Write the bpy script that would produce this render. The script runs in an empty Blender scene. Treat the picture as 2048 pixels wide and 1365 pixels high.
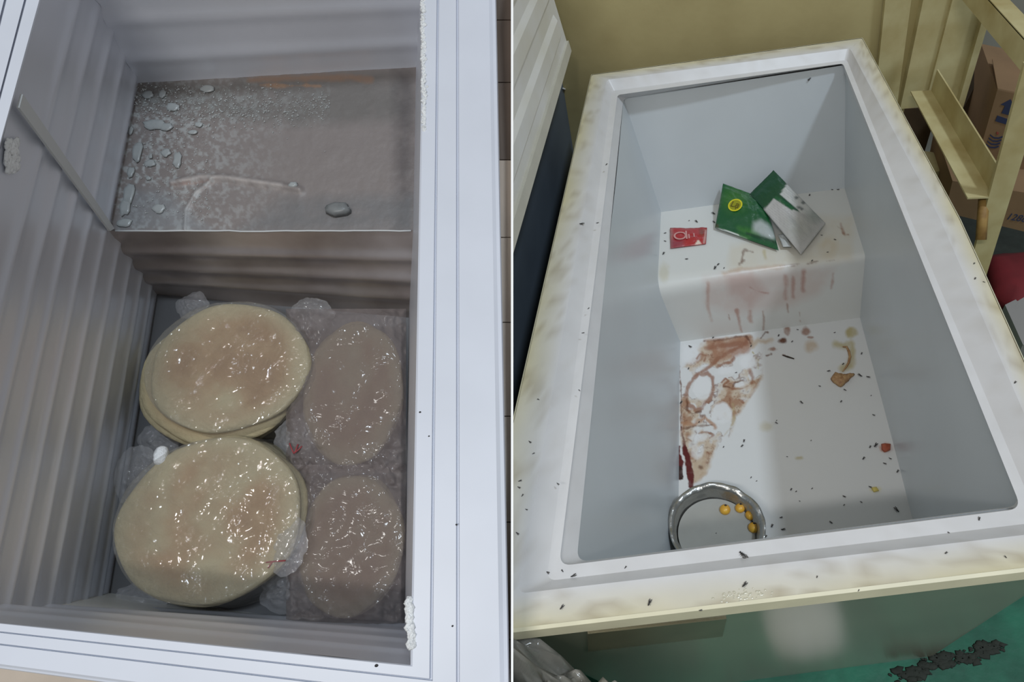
import bpy, bmesh, math, random
import numpy as np
from mathutils import Vector, Matrix

random.seed(7)
RNG = np.random.RandomState(11)
SC = bpy.context.scene
COL = SC.collection

# ------------------------------------------------------------------ camera
F, PX, PY = 1250.0, 1240.0, 682.0           # focal length and principal point in pixels of a 2048 x 1365 frame
H = 0.86                                    # rim height of the right-hand freezer
CAM = np.array([0.0, 0.0, H + 0.72])

def nrm(v):
    v = np.asarray(v, float)
    return v / np.linalg.norm(v)

def cray(x, y):
    return np.array([x - PX, y - PY, F])

_v1 = nrm(cray(1355, -690)); _v2 = nrm([1, -.131, 0])
_up = nrm(np.cross(_v1, _v2)); _up = _up * -np.sign(_up[1])
R = np.stack([np.cross(_v1, _up), _v1, _up])      # camera frame (x right, y down, z forward) -> world

cd = bpy.data.cameras.new('camera')
cam = bpy.data.objects.new('camera', cd); COL.objects.link(cam)
cd.sensor_width = 36.0; cd.lens = F / 2048 * 36.0
cd.shift_x = (1024 - PX) / 2048; cd.shift_y = (PY - 682.5) / 2048
cd.clip_start = 0.02
M = Matrix.Identity(4)
for i in range(3):
    M[i][0] = R[i, 0]; M[i][1] = -R[i, 1]; M[i][2] = -R[i, 2]; M[i][3] = CAM[i]
cam.matrix_world = M
SC.camera = cam

# ------------------------------------------------------------------ light and exposure
vs = SC.view_settings
vs.view_transform = 'Standard'; vs.look = 'None'; vs.gamma = 1.0; vs.exposure = 0.0
try: vs.use_curve_mapping = False
except Exception: pass
w = bpy.data.worlds.new('world'); SC.world = w; w.use_nodes = True
bg = w.node_tree.nodes['Background']
bg.inputs[0].default_value = (0.97, 0.98, 0.95, 1); bg.inputs[1].default_value = 0.36

def light(name, kind, loc, target, energy, color, **kw):
    ld = bpy.data.lights.new(name, kind); ld.energy = energy; ld.color = color
    for k, v in kw.items(): setattr(ld, k, v)
    o = bpy.data.objects.new(name, ld); COL.objects.link(o); o.location = loc
    d = Vector(target) - Vector(loc)
    o.rotation_euler = d.to_track_quat('-Z', 'Y').to_euler()
    return o

light('sun_daylight', 'SUN', (1.65, -0.1, 4.0), (0.15, 0.75, 0.4), 1.0, (0.76, 0.88, 1.0), angle=math.radians(5))
light('sparkle_fill', 'AREA', (-0.35, -0.9, 2.9), (-0.35, 0.4, 0.7), 20.0, (1.0, 0.98, 0.95), shape='RECTANGLE', size=0.7, size_y=0.08)  # unseen area light added for bag sparkles and left-hand fill

# ------------------------------------------------------------------ projection helpers
def wray(x, y): return R @ cray(x, y)

def hit(x, y, P, n):
    r = wray(x, y); n = np.asarray(n, float)
    return CAM + r * ((np.asarray(P, float) - CAM) @ n) / (r @ n)

def zr(x, y, D=0.0):                        # point at depth D below the right-hand rim
    return hit(x, y, (0, 0, H - D), (0, 0, 1))

_a1 = nrm(cray(918, -3315)); _a2 = nrm(cray(12000, 980))
_n = nrm(np.cross(_a1, _a2)); _n = _n * -np.sign(_n[1])
NL = R @ _n; LY = R @ _a1; LX = np.cross(LY, NL)   # left-hand freezer: normal, lengthwise, crosswise
DL = 0.72
PL0 = CAM - NL * DL
def zl(x, y, D=0.0):                        # point at depth D below the left-hand rim
    return hit(x, y, PL0 - NL * D, NL)

def project(V):
    c = (np.asarray(V) - CAM) @ R
    return np.stack([PX + F * c[:, 0] / c[:, 2], PY + F * c[:, 1] / c[:, 2]], 1)

NPL = nrm(np.cross(wray(1022.0, 0), wray(1022.0, 1365)))    # divider faces
NPR = nrm(np.cross(wray(1026.5, 0), wray(1026.5, 1365)))
if NPL[0] < 0: NPL = -NPL          # normals point to the side that is cut away
if NPR[0] > 0: NPR = -NPR

# ------------------------------------------------------------------ numeric noise / paint
def srgb(r, g, b):
    out = []
    for c in (r, g, b):
        c = c / 255.0
        out.append(c / 12.92 if c <= .04045 else ((c + .055) / 1.055) ** 2.4)
    return tuple(out)

def vnoise(x, y, seed=0):
    rs = np.random.RandomState(seed); T = rs.rand(256, 256)
    xi = np.floor(x).astype(int); yi = np.floor(y).astype(int)
    fx = x - xi; fy = y - yi
    fx = fx * fx * (3 - 2 * fx); fy = fy * fy * (3 - 2 * fy)
    g = lambda a, b: T[a % 256, b % 256]
    return (g(xi, yi) * (1 - fx) + g(xi + 1, yi) * fx) * (1 - fy) + (g(xi, yi + 1) * (1 - fx) + g(xi + 1, yi + 1) * fx) * fy

def fbm(x, y, s, seed=0, o=4):
    t = 0; a = .5; tot = 0
    for k in range(o):
        t = t + a * vnoise(x / s * 2 ** k, y / s * 2 ** k, seed + k); tot += a; a *= .55
    return t / tot

def seg_dist(P, pts, widths=None):
    best = np.full(len(P), 1e9)
    for i in range(len(pts) - 1):
        a = np.array(pts[i][:2], float); b = np.array(pts[i + 1][:2], float)
        d = b - a; L = max(d @ d, 1e-9)
        t = np.clip(((P - a) @ d) / L, 0, 1)
        q = a + t[:, None] * d
        dist = np.linalg.norm(P - q, axis=1)
        if widths is not None: dist = dist - (widths[i] * (1 - t) + widths[i + 1] * t)
        best = np.minimum(best, dist)
    return best

def poly_sd(P, pts):
    pts = [tuple(p) for p in pts]
    d = seg_dist(P, pts + [pts[0]])
    ins = np.zeros(len(P), bool); n = len(pts)
    for i in range(n):
        x1, y1 = pts[i]; x2, y2 = pts[(i + 1) % n]
        c = ((y1 > P[:, 1]) != (y2 > P[:, 1])) & (P[:, 0] < (x2 - x1) * (P[:, 1] - y1) / ((y2 - y1) or 1e-9) + x1)
        ins ^= c
    return np.where(ins, -d, d)

def paint(P, base, ops, namp=3.0, nscale=14, seed=3, warp=0):
    C = np.tile(np.array(base, float), (len(P), 1)) if np.ndim(base) == 1 else np.array(base, float)
    n = (fbm(P[:, 0], P[:, 1], nscale, seed) - .5) * 2
    n2 = fbm(P[:, 0] + 91, P[:, 1] + 37, nscale * 1.6, seed + 9)
    if warp:
        P = P + warp * np.stack([fbm(P[:, 0], P[:, 1], 22, 51) - .5, fbm(P[:, 0], P[:, 1], 22, 71) - .5], 1)
    for op in ops:
        k = op[0]
        if k == 'poly': d = poly_sd(P, op[1]); soft, col, al = op[2:5]
        elif k == 'line':
            wd = op[2] if isinstance(op[2], (list, tuple)) else [op[2]] * len(op[1])
            d = seg_dist(P, op[1], [x / 2 for x in wd]); soft, col, al = op[3:6]
        elif k == 'ell':
            cx, cy, rx, ry = op[1]
            d = (np.sqrt(((P[:, 0] - cx) / rx) ** 2 + ((P[:, 1] - cy) / ry) ** 2) - 1) * min(rx, ry)
            soft, col, al = op[2:5]
        crisp = len(op) > (6 if k == 'line' else 5)
        d = d + (0 if crisp else n * namp)
        a = np.clip(.5 - d / max(soft, .3), 0, 1) * al
        if not crisp: a = a * np.clip(.45 + 1.1 * n2, 0, 1)
        C = C * (1 - a[:, None]) + np.array(col) * a[:, None]
    return C

# ------------------------------------------------------------------ mesh helpers
ORG = {}

def obj(name, V, Fc, m, parent=None, smooth=True, col=None, clip=None, label=None, cat=None, group=None, kind=None, mats=None, fm=None, sharp=None):
    V = np.asarray(V, float)
    me = bpy.data.meshes.new(name)
    if clip is not None:
        me.from_pydata([tuple(v) for v in V], [], [tuple(f) for f in Fc])
        bm = bmesh.new(); bm.from_mesh(me)
        r = bmesh.ops.bisect_plane(bm, geom=bm.verts[:] + bm.edges[:] + bm.faces[:], dist=1e-6, plane_co=Vector(CAM), plane_no=Vector(clip), clear_outer=True)
        ed = [e for e in r['geom_cut'] if isinstance(e, bmesh.types.BMEdge)]
        if ed:
            try: bmesh.ops.holes_fill(bm, edges=ed, sides=0)
            except Exception: pass
        bm.to_mesh(me); bm.free()
        V = np.array([v.co[:] for v in me.vertices])
        if len(V) == 0:
            return None
        Fc = None
    o3 = np.array([(V[:, 0].min() + V[:, 0].max()) / 2, (V[:, 1].min() + V[:, 1].max()) / 2, V[:, 2].min()])
    if Fc is not None:
        me.from_pydata([tuple(v) for v in (V - o3)], [], [tuple(int(i) for i in f) for f in Fc])
    else:
        me.transform(Matrix.Translation(Vector(-o3)))
    if col is not None and Fc is not None:
        at = me.color_attributes.new('Col', 'FLOAT_COLOR', 'POINT')
        c4 = np.ones((len(V), 4), np.float32); c4[:, :3] = col
        at.data.foreach_set('color', c4.ravel())
    bm = bmesh.new(); bm.from_mesh(me)
    bmesh.ops.recalc_face_normals(bm, faces=bm.faces[:]); bm.to_mesh(me); bm.free()
    for mm in (mats or [m]): me.materials.append(mm)
    if fm is not None: me.polygons.foreach_set('material_index', np.array(fm, dtype=np.int32))
    if smooth:
        me.polygons.foreach_set('use_smooth', [True] * len(me.polygons))
        if sharp is not None:
            try: me.set_sharp_from_angle(angle=math.radians(sharp))
            except Exception: pass
    ob = bpy.data.objects.new(name, me); COL.objects.link(ob)
    return place(ob, o3, parent, label, cat, group, kind)

def place(ob, o3, parent=None, label=None, cat=None, group=None, kind=None):
    o3 = np.asarray(o3, float)
    ORG[ob.name] = o3
    if parent is not None:
        ob.parent = parent; ob.location = Vector(o3 - ORG[parent.name])
    else:
        ob.location = Vector(o3)
    if label: ob['label'] = label
    if cat: ob['category'] = cat
    if group: ob['group'] = group
    if kind: ob['kind'] = kind
    return ob

def thing(name, loc, label, cat, group=None):
    o = bpy.data.objects.new(name, None); COL.objects.link(o); o.empty_display_size = .05
    return place(o, loc, None, label, cat, group)

def grid_faces(nu, nv, wrap=False):
    f = []
    for j in range(nv - 1):
        for i in range(nu if wrap else nu - 1):
            i2 = (i + 1) % nu
            f.append((j * nu + i, j * nu + i2, (j + 1) * nu + i2, (j + 1) * nu + i))
    return f

def patch(a, b, c, d, nu, nv, disp=None, nflip=1):
    """bilinear patch a(0,0) b(1,0) c(1,1) d(0,1); disp(u, v) along the normal"""
    a, b, c, d = [np.asarray(q, float) for q in (a, b, c, d)]
    U, Vv = np.meshgrid(np.linspace(0, 1, nu), np.linspace(0, 1, nv))
    u = U.ravel()[:, None]; v = Vv.ravel()[:, None]
    P = a * (1 - u) * (1 - v) + b * u * (1 - v) + c * u * v + d * (1 - u) * v
    if disp is not None:
        n = nrm(np.cross(b - a, d - a)) * nflip
        P = P + n * disp(u, v)
    return P, grid_faces(nu, nv)

def join(parts):
    V = []; Fc = []; o = 0
    for v, f in parts:
        V.append(np.asarray(v, float)); Fc += [tuple(i + o for i in q) for q in f]; o += len(v)
    return np.concatenate(V), Fc

def loft(loops, cap0=False, cap1=False, close=True):
    n = len(loops[0]); V = np.concatenate([np.asarray(l, float) for l in loops])
    Fc = grid_faces(n, len(loops), close)
    if cap0: Fc.append(tuple(range(n))[::-1])
    if cap1: Fc.append(tuple(range((len(loops) - 1) * n, len(loops) * n)))
    return V, Fc

def prism(pts, vec):
    """closed slab: polygon pts extruded by vec"""
    P = np.asarray(pts, float); Q = P + np.asarray(vec, float); n = len(P)
    Fc = [tuple(range(n)), tuple(range(2 * n - 1, n - 1, -1))]
    for i in range(n): Fc.append((i, (i + 1) % n, n + (i + 1) % n, n + i))
    return np.concatenate([P, Q]), Fc

def box(c, ex, ey, ez):
    c, ex, ey, ez = [np.asarray(q, float) for q in (c, ex, ey, ez)]
    return prism([c - ex - ey - ez, c + ex - ey - ez, c + ex + ey - ez, c - ex + ey - ez], 2 * ez)

def round_px(pts, rads, n=6):
    out = []; m = len(pts)
    for i in range(m):
        p = np.array(pts[i], float); r = rads[i]
        if r <= 0: out += [p] * 1; continue
        a = nrm(np.array(pts[i - 1], float) - p); b = nrm(np.array(pts[(i + 1) % m], float) - p)
        A = p + a * r; B = p + b * r
        for k in range(n + 1):
            t = k / n
            out.append((1 - t) ** 2 * A + 2 * t * (1 - t) * p + t * t * B)
    return out

def subdiv_loop(L, maxlen):
    out = []
    for i in range(len(L)):
        a = np.asarray(L[i]); b = np.asarray(L[(i + 1) % len(L)])
        k = max(1, int(np.linalg.norm(b - a) / maxlen))
        for j in range(k): out.append(a + (b - a) * j / k)
    return out

def tube(pts, r, n=8):
    pts = [np.asarray(p, float) for p in pts]; V = []
    for i, p in enumerate(pts):
        d = nrm(pts[min(i + 1, len(pts) - 1)] - pts[max(i - 1, 0)])
        a = nrm(np.cross(d, [0.31, 0.2, 0.93])); b = np.cross(d, a)
        rr = r[i] if isinstance(r, (list, tuple, np.ndarray)) else r
        for k in range(n):
            t = 2 * math.pi * k / n
            V.append(p + rr * (math.cos(t) * a + math.sin(t) * b))
    Fc = grid_faces(n, len(pts), True)
    Fc.append(tuple(range(n))[::-1]); Fc.append(tuple(range((len(pts) - 1) * n, len(pts) * n)))
    return np.array(V), Fc

def blob(c, ax, ay, az, nu=10, nv=6, rough=0.0):
    c, ax, ay, az = [np.asarray(q, float) for q in (c, ax, ay, az)]
    V = []
    for j in range(nv + 1):
        ph = math.pi * j / nv - math.pi / 2
        for i in range(nu):
            th = 2 * math.pi * i / nu
            k = 1 + rough * (random.random() - .5)
            V.append(c + k * (ax * math.cos(ph) * math.cos(th) + ay * math.cos(ph) * math.sin(th) + az * math.sin(ph)))
    return np.array(V), grid_faces(nu, nv + 1, True)

# ------------------------------------------------------------------ materials
ORD = ['', 'first', 'second', 'third', 'fourth', 'fifth', 'sixth', 'seventh', 'eighth', 'ninth', 'tenth', 'eleventh', 'twelfth', 'thirteenth', 'fourteenth', 'fifteenth', 'sixteenth', 'seventeenth', 'eighteenth', 'nineteenth', 'twentieth', 'twenty-first', 'twenty-second', 'twenty-third', 'twenty-fourth', 'twenty-fifth']

def mat(name, c, rough=.5, metal=0.0, var=0.0, vscale=8, bump=0.0, bscale=60, vcol=False, spec=.5, c2=None, stretch=None, coat=0.0):
    m = bpy.data.materials.new(name); m.use_nodes = True
    nt = m.node_tree; N = nt.nodes; L = nt.links
    b = N['Principled BSDF']
    b.inputs['Roughness'].default_value = rough; b.inputs['Metallic'].default_value = metal
    try:
        b.inputs['Specular IOR Level'].default_value = spec; b.inputs['Coat Weight'].default_value = coat
        b.inputs['Coat Roughness'].default_value = .1
    except Exception: pass
    lin = srgb(*c) + (1,)
    b.inputs['Base Color'].default_value = lin
    tc = N.new('ShaderNodeTexCoord'); mp = N.new('ShaderNodeMapping'); L.new(tc.outputs['Object'], mp.inputs[0])
    if stretch: mp.inputs['Scale'].default_value = stretch
    src = None
    if vcol:
        vc = N.new('ShaderNodeVertexColor'); vc.layer_name = 'Col'; src = vc.outputs[0]
    if var > 0:
        nz = N.new('ShaderNodeTexNoise'); nz.inputs['Scale'].default_value = vscale; nz.inputs['Detail'].default_value = 5
        L.new(mp.outputs[0], nz.inputs['Vector'])
        rp = N.new('ShaderNodeMapRange'); rp.inputs[1].default_value = .35; rp.inputs[2].default_value = .68
        L.new(nz.outputs[0], rp.inputs[0])
        mx = N.new('ShaderNodeMix'); mx.data_type = 'RGBA'
        L.new(rp.outputs[0], mx.inputs[0])
        if src is not None:
            mx.blend_type = 'MULTIPLY'; L.new(src, mx.inputs[6]); mx.inputs[7].default_value = (1 - var, 1 - var, 1 - var, 1)
        else:
            mx.inputs[6].default_value = lin
            mx.inputs[7].default_value = (srgb(*c2) + (1,)) if c2 else tuple(x * (1 - var) for x in lin[:3]) + (1,)
        src = mx.outputs[2]
    if src is not None: L.new(src, b.inputs['Base Color'])
    if bump > 0:
        n2 = N.new('ShaderNodeTexNoise'); n2.inputs['Scale'].default_value = bscale; n2.inputs['Detail'].default_value = 4
        L.new(mp.outputs[0], n2.inputs['Vector'])
        bp = N.new('ShaderNodeBump'); bp.inputs['Strength'].default_value = bump; bp.inputs['Distance'].default_value = .01
        L.new(n2.outputs[0], bp.inputs['Height']); L.new(bp.outputs[0], b.inputs['Normal'])
    return m

def film(name, tint=(235, 235, 240), haze=.10, gloss=.16, bump=.5, bscale=40, rough=.12):
    m = bpy.data.materials.new(name); m.use_nodes = True
    nt = m.node_tree; N = nt.nodes; L = nt.links
    for n in list(N): N.remove(n)
    out = N.new('ShaderNodeOutputMaterial')
    tr = N.new('ShaderNodeBsdfTransparent'); tr.inputs[0].default_value = (.98, .98, .98, 1)
    gl = N.new('ShaderNodeBsdfGlossy'); gl.inputs['Roughness'].default_value = rough
    df = N.new('ShaderNodeBsdfDiffuse'); df.inputs[0].default_value = srgb(*tint) + (1,)
    tc = N.new('ShaderNodeTexCoord')
    nz = N.new('ShaderNodeTexNoise'); nz.inputs['Scale'].default_value = bscale; nz.inputs['Detail'].default_value = 3; nz.inputs['Distortion'].default_value = 1.4
    L.new(tc.outputs['Object'], nz.inputs['Vector'])
    bp = N.new('ShaderNodeBump'); bp.inputs['Strength'].default_value = bump; bp.inputs['Distance'].default_value = .008
    ab = N.new('ShaderNodeMath'); ab.operation = 'SUBTRACT'; ab.inputs[1].default_value = .5; L.new(nz.outputs[0], ab.inputs[0])
    a2 = N.new('ShaderNodeMath'); a2.operation = 'ABSOLUTE'; L.new(ab.outputs[0], a2.inputs[0])
    mr = N.new('ShaderNodeMapRange'); mr.interpolation_type = 'SMOOTHSTEP'; mr.inputs[1].default_value = 0; mr.inputs[2].default_value = .035; L.new(a2.outputs[0], mr.inputs[0])
    nb = N.new('ShaderNodeMath'); nb.operation = 'MULTIPLY_ADD'; nb.inputs[1].default_value = .09; L.new(mr.outputs[0], nb.inputs[0]); L.new(nz.outputs[0], nb.inputs[2])
    L.new(nb.outputs[0], bp.inputs['Height']); L.new(bp.outputs[0], gl.inputs['Normal'])
    m1 = N.new('ShaderNodeMixShader'); m1.inputs[0].default_value = haze
    L.new(tr.outputs[0], m1.inputs[1]); L.new(df.outputs[0], m1.inputs[2])
    m2 = N.new('ShaderNodeMixShader')
    lw = N.new('ShaderNodeLayerWeight'); lw.inputs[0].default_value = gloss; L.new(bp.outputs[0], lw.inputs['Normal'])
    mn = N.new('ShaderNodeMath'); mn.operation = 'MINIMUM'; mn.inputs[1].default_value = .15; L.new(lw.outputs['Fresnel'], mn.inputs[0]); L.new(mn.outputs[0], m2.inputs[0])
    L.new(m1.outputs[0], m2.inputs[1]); L.new(gl.outputs[0], m2.inputs[2])
    L.new(m2.outputs[0], out.inputs[0])
    return m

M_white = mat('white_plastic', (228, 228, 228), .35, var=.10, vscale=6, c2=(216, 214, 205))
M_rimR = mat('rim_plastic', (220, 220, 220), .32, vcol=True, var=.06, vscale=18)
M_cream = mat('yellowed_cream_trim', (222, 216, 186), .4, var=.15, vscale=14)
M_linerR = mat('white_liner', (200, 206, 210), .28, var=.05, vscale=5)
M_floorR = mat('stained_liner', (220, 220, 218), .3, vcol=True)
M_body = mat('cabinet_steel', (164, 162, 142), .24, metal=.55, var=.15, vscale=4)
M_slate = mat('dark_slate', (104, 116, 130), .55, var=.25, vscale=4)
M_yellow = mat('yellow_wall_paint', (192, 180, 132), .75, var=.16, vscale=3.5, c2=(172, 158, 112), bump=.05)
M_creampaint = mat('cream_steel_paint', (204, 195, 150), .5, var=.22, vscale=10, c2=(178, 162, 112))
M_greywall = mat('grey_wall_paint', (150, 150, 142), .8, var=.12, vscale=3)
M_greenfloor = mat('green_floor_paint', (30, 108, 84), .45, var=.55, vscale=9, c2=(18, 74, 58), bump=.15, bscale=25)
M_carton = mat('brown_cardboard', (136, 108, 78), .85, var=.15, vscale=9)
M_ink = mat('navy_print', (44, 52, 84), .7)
M_redink = mat('red_print', (150, 70, 60), .7)
M_linerL = mat('aluminium_liner', (226, 229, 238), .36, metal=.45, var=.08, vscale=5, stretch=(1, .25, 1))
M_stepL = mat('frosted_step_sheet', (120, 114, 110), .5, metal=.15, vcol=True, bump=.12, bscale=60)
M_rimL = mat('white_rim_plastic', (205, 209, 220), .4, var=.05, vscale=10)
M_rail = mat('white_rail', (196, 198, 198), .4)
M_frost = mat('frost', (236, 238, 240), .7, var=.1, vscale=60, bump=.4, bscale=250)
M_ice = mat('grey_ice', (160, 164, 164), .3, var=.2, vscale=40)
M_bread = mat('flatbread_crust', (170, 140, 100), .8, vcol=True, bump=.35, bscale=90)
M_bag = film('clear_bag_film', tint=(200, 196, 186), haze=.12, gloss=.40, bump=.9, bscale=24, rough=.05)
M_bagm = film('milky_bag_film', tint=(136, 125, 122), haze=.55, gloss=.22, bump=.6, bscale=16, rough=.10)
M_tail = film('loose_bag_film', tint=(214, 212, 214), haze=.20, gloss=.42, bump=1.0, bscale=55, rough=.08)
M_divider = mat('divider_white', (252, 252, 252), .6)
M_tile = mat('beige_floor_tile', (206, 190, 174), .4, var=.12, vscale=9)
M_plank = mat('brown_floor_tile', (116, 100, 88), .5, var=.2, vscale=6)
M_grout = mat('dark_grout', (70, 60, 54), .9)
M_alu = mat('worn_aluminium', (168, 168, 165), .3, metal=.85, bump=.35, bscale=45)
M_milk = mat('milky_liquid', (168, 168, 163), .25, var=.08, vscale=18)
M_kernel = mat('yellow_fruit_skin', (226, 178, 62), .35, var=.2, vscale=60, c2=(200, 140, 50))
M_dark = mat('dark_spot', (48, 34, 22), .6)
M_fly = mat('black_fly', (34, 32, 34), .4)
M_wing = mat('fly_wing', (96, 94, 92), .3)
M_pack = mat('packet_foil', (40, 100, 60), .28, vcol=True, spec=.6, bump=.25, bscale=55)
M_scrap = mat('brown_scrap', (186, 152, 108), .6, var=.4, vscale=120, c2=(146, 104, 70))
M_scrapred = mat('red_scrap', (176, 92, 66), .6, var=.3, vscale=120)
M_scrapyel = mat('yellow_scrap', (206, 188, 104), .6)
M_dirtshade = mat('black_dirt_and_shade', (42, 48, 42), .85, var=.3, vscale=40)  # dirt flakes, and the black sheet imitating shade under the rack
M_red = mat('dark_red_cloth', (120, 28, 36), .8, var=.3, vscale=12)
M_greyobj = mat('grey_plastic', (150, 148, 146), .5)
M_redtie = mat('red_tie', (150, 62, 66), .5)
M_yelprint = mat('yellow_print', (214, 206, 40), .4)
M_olive = mat('olive_print', (96, 88, 20), .5)
M_pinkprint = mat('pale_pink_print', (204, 150, 146), .5)

def text_mesh(s, origin, ex, ey, size, m, name, parent, depth=.0004):
    """flat lettering laid on a plane: origin, reading direction ex, up direction ey"""
    cu = bpy.data.curves.new('lettering', 'FONT'); cu.body = s; cu.size = size; cu.extrude = depth
    cu.align_x = 'CENTER'; cu.align_y = 'CENTER'
    tmp = bpy.data.objects.new('lettering', cu); COL.objects.link(tmp)
    dg = bpy.context.evaluated_depsgraph_get()
    me = bpy.data.meshes.new_from_object(tmp.evaluated_get(dg))
    bpy.data.objects.remove(tmp)
    ex = np.asarray(ex, float); ey = np.asarray(ey, float); nn = nrm(np.cross(ex, ey))
    V = np.array([np.asarray(origin) + v.co.x * ex + v.co.y * ey + (v.co.z + depth) * nn for v in me.vertices])
    Fc = [tuple(p.vertices) for p in me.polygons]
    return obj(name, V, Fc, m, parent, smooth=False)

# ================================================================== SETTING
# divider between the two bays: a thin white panel standing edge-on to the viewer
near_t = [(1450, .70), (1365, .715), (1150, .725), (900, .735), (682, .745), (450, .80), (250, .88), (0, .96), (-120, 1.0)]
Vd = []
for px in (1022.0, 1026.5):
    for (py, t) in near_t: Vd.append(CAM + nrm(wray(px, py)) * t)
    for (py, t) in near_t: Vd.append(CAM + nrm(wray(px, py)) * min(2.6, 1.72 / max(.2, nrm(wray(px, py))[1])))
n = len(near_t); Fd = []
for i in range(n - 1):
    Fd += [(i, i + 1, n + i + 1, n + i), (2 * n + i, 3 * n + i, 3 * n + i + 1, 2 * n + i + 1)]
    Fd += [(i, 2 * n + i, 2 * n + i + 1, i + 1), (n + i, n + i + 1, 3 * n + i + 1, 3 * n + i)]
Fd += [(0, n, 3 * n, 2 * n), (n - 1, 3 * n - 1, 4 * n - 1, 2 * n - 1)]
Fd[-1] = (n - 1, 2 * n + n - 1, 3 * n + n - 1, n + n - 1)
obj('wall_middle', Vd, Fd, M_divider, smooth=False, kind='structure')

# right bay: floor, walls
V, Fc = prism([(-1.2, -.4, 0), (2.4, -.4, 0), (2.4, 2.75, 0), (-1.2, 2.75, 0)], (0, 0, -.06))
floor_r = obj('floor', V, Fc, M_greenfloor, smooth=False, clip=NPR, kind='structure')
wdir = nrm(zr(1725, 75) - zr(1182, 149)); wnrm = np.array([-wdir[1], wdir[0], 0.0])
WP = zr(1182, 149) + wnrm * .10
def onwall(x, y, off=0.0): return hit(x, y, WP - wnrm * off, wnrm)
wa = WP - wdir * .9; wb = WP + wdir * (onwall(1785, 60) - WP) @ wdir
wa = WP - wdir * .9; wb = WP + wdir * float((onwall(1850, 60) - WP) @ wdir)
V, Fc = prism([(wa[0], wa[1], 0), (wb[0], wb[1], 0), (wb[0], wb[1], 2.3), (wa[0], wa[1], 2.3)], wnrm * .06)
obj('wall_back', V, Fc, M_yellow, smooth=False, clip=NPR, kind='structure')
V, Fc = prism([(.86, 2.45, 0), (2.3, 2.62, 0), (2.3, 2.62, 2.2), (.86, 2.45, 2.2)], (-.01, .06, 0))
obj('wall_rear', V, Fc, M_greywall, smooth=False, kind='structure')
# dark slate-coloured panel on the hinge side
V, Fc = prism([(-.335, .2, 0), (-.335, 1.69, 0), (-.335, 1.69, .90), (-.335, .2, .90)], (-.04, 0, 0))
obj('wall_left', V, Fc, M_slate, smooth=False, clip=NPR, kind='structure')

# left bay: tiled floor parallel to the tilted base of the left freezer
DFL = .86
fl = [zl(-900, -400, DFL + .012), zl(1400, -400, DFL + .012), zl(1400, 1900, DFL + .012), zl(-900, 1900, DFL + .012)]
V, Fc = prism(fl, -NL * .05)
floor_l = obj('floor_left', V, Fc, M_tile, smooth=False, clip=NPL, kind='structure')
# floor tiles lifted to an added ledge by the divider, so light reaches them
rows = [-330, -110, 40, 165, 320, 475, 645, 833, 1045, 1280, 1560]
edge = lambda y: 990 + (1014 - 990) * (y - 5) / 1360
q = [zl(edge(-300), -300, .062), zl(1100, -300, .062), zl(1100, 1540, .062), zl(edge(1540), 1540, .062)]
V, Fc = prism(q, -NL * .04)
added_ledge = obj('added_tile_ledge', V, Fc, M_grout, smooth=False, clip=NPL, kind='structure')
for i in range(len(rows) - 1):
    y0, y1 = rows[i] + 1.0, rows[i + 1] - 1.0
    q = [zl(edge(y0), y0, .05), zl(1100, y0, .05), zl(1100, y1, .05), zl(edge(y1), y1, .05)]
    V, Fc = prism(q, -NL * .0118)
    obj('tile', V, Fc, M_plank if rows[i + 1] <= 321 else M_tile, added_ledge, smooth=False, clip=NPL)

# ================================================================== RIGHT FREEZER
base = [(-.16, .355, 0), (.56, .47, 0), (.55, 1.70, 0), (-.17, 1.60, 0)]
FR = thing('chest_freezer', (.2, 1.0, 0), 'open white chest freezer with yellowed rim, dirty and spotted with flies, lid up', 'freezer')

ringO = [(1182, 149), (1725, 75), (1922, 440), (2232, 1123), (926, 1278)]
ringG = [(1213, 160), (1700, 97), (1881, 440), (2148, 1059), (1036, 1188)]
ringL = [(1224, 182), (1694, 120), (1822, 440), (2079, 1045), (1093, 1163)]
ringP = [(1235, 190), (1686, 127), (1811, 440), (2043, 1018), (1118, 1133)]
def loop3(ring, D, rad, dz=0.0):
    px = round_px(ring, rad, 6)
    return [zr(p[0], p[1], D) + np.array([0, 0, dz]) for p in px]
rO, rG, rL, rP = [3, 3, 0, 12, 12], [6, 6, 0, 30, 18], [6, 6, 0, 24, 22], [6, 6, 0, 26, 26]
LO = loop3(ringO, 0, rO)
inner = [(1247, 197), (1684, 134), (1809, 440), (2040, 1012), (1153, 1125)]
loops = [[p + np.array([0, 0, -.022]) for p in LO], LO, loop3(ringO, 0, rO)]
cO = np.mean(LO, 0)
def shrink(L, k): return [p + (cO - p) * k for p in L]
# cream edge trim
rimtrim = [[p + np.array([0, 0, -.024]) for p in shrink(LO, .05)], [p + np.array([0, 0, -.024]) for p in LO], LO, [p + np.array([0, 0, .0012]) for p in shrink(LO, .006)]]
V, Fc = loft(rimtrim)
obj('edge_trim', V, Fc, M_cream, FR, clip=NPR, smooth=False, label='yellowed cream edge of the freezer rim')
rl = [shrink(LO, .006), loop3(ringG, .001, rG), loop3(ringL, .021, rL), loop3(ringP, .0215, rP), loop3(ringP, .026, rP), loop3(inner, .05, [10, 10, 0, 26, 26])]
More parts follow.
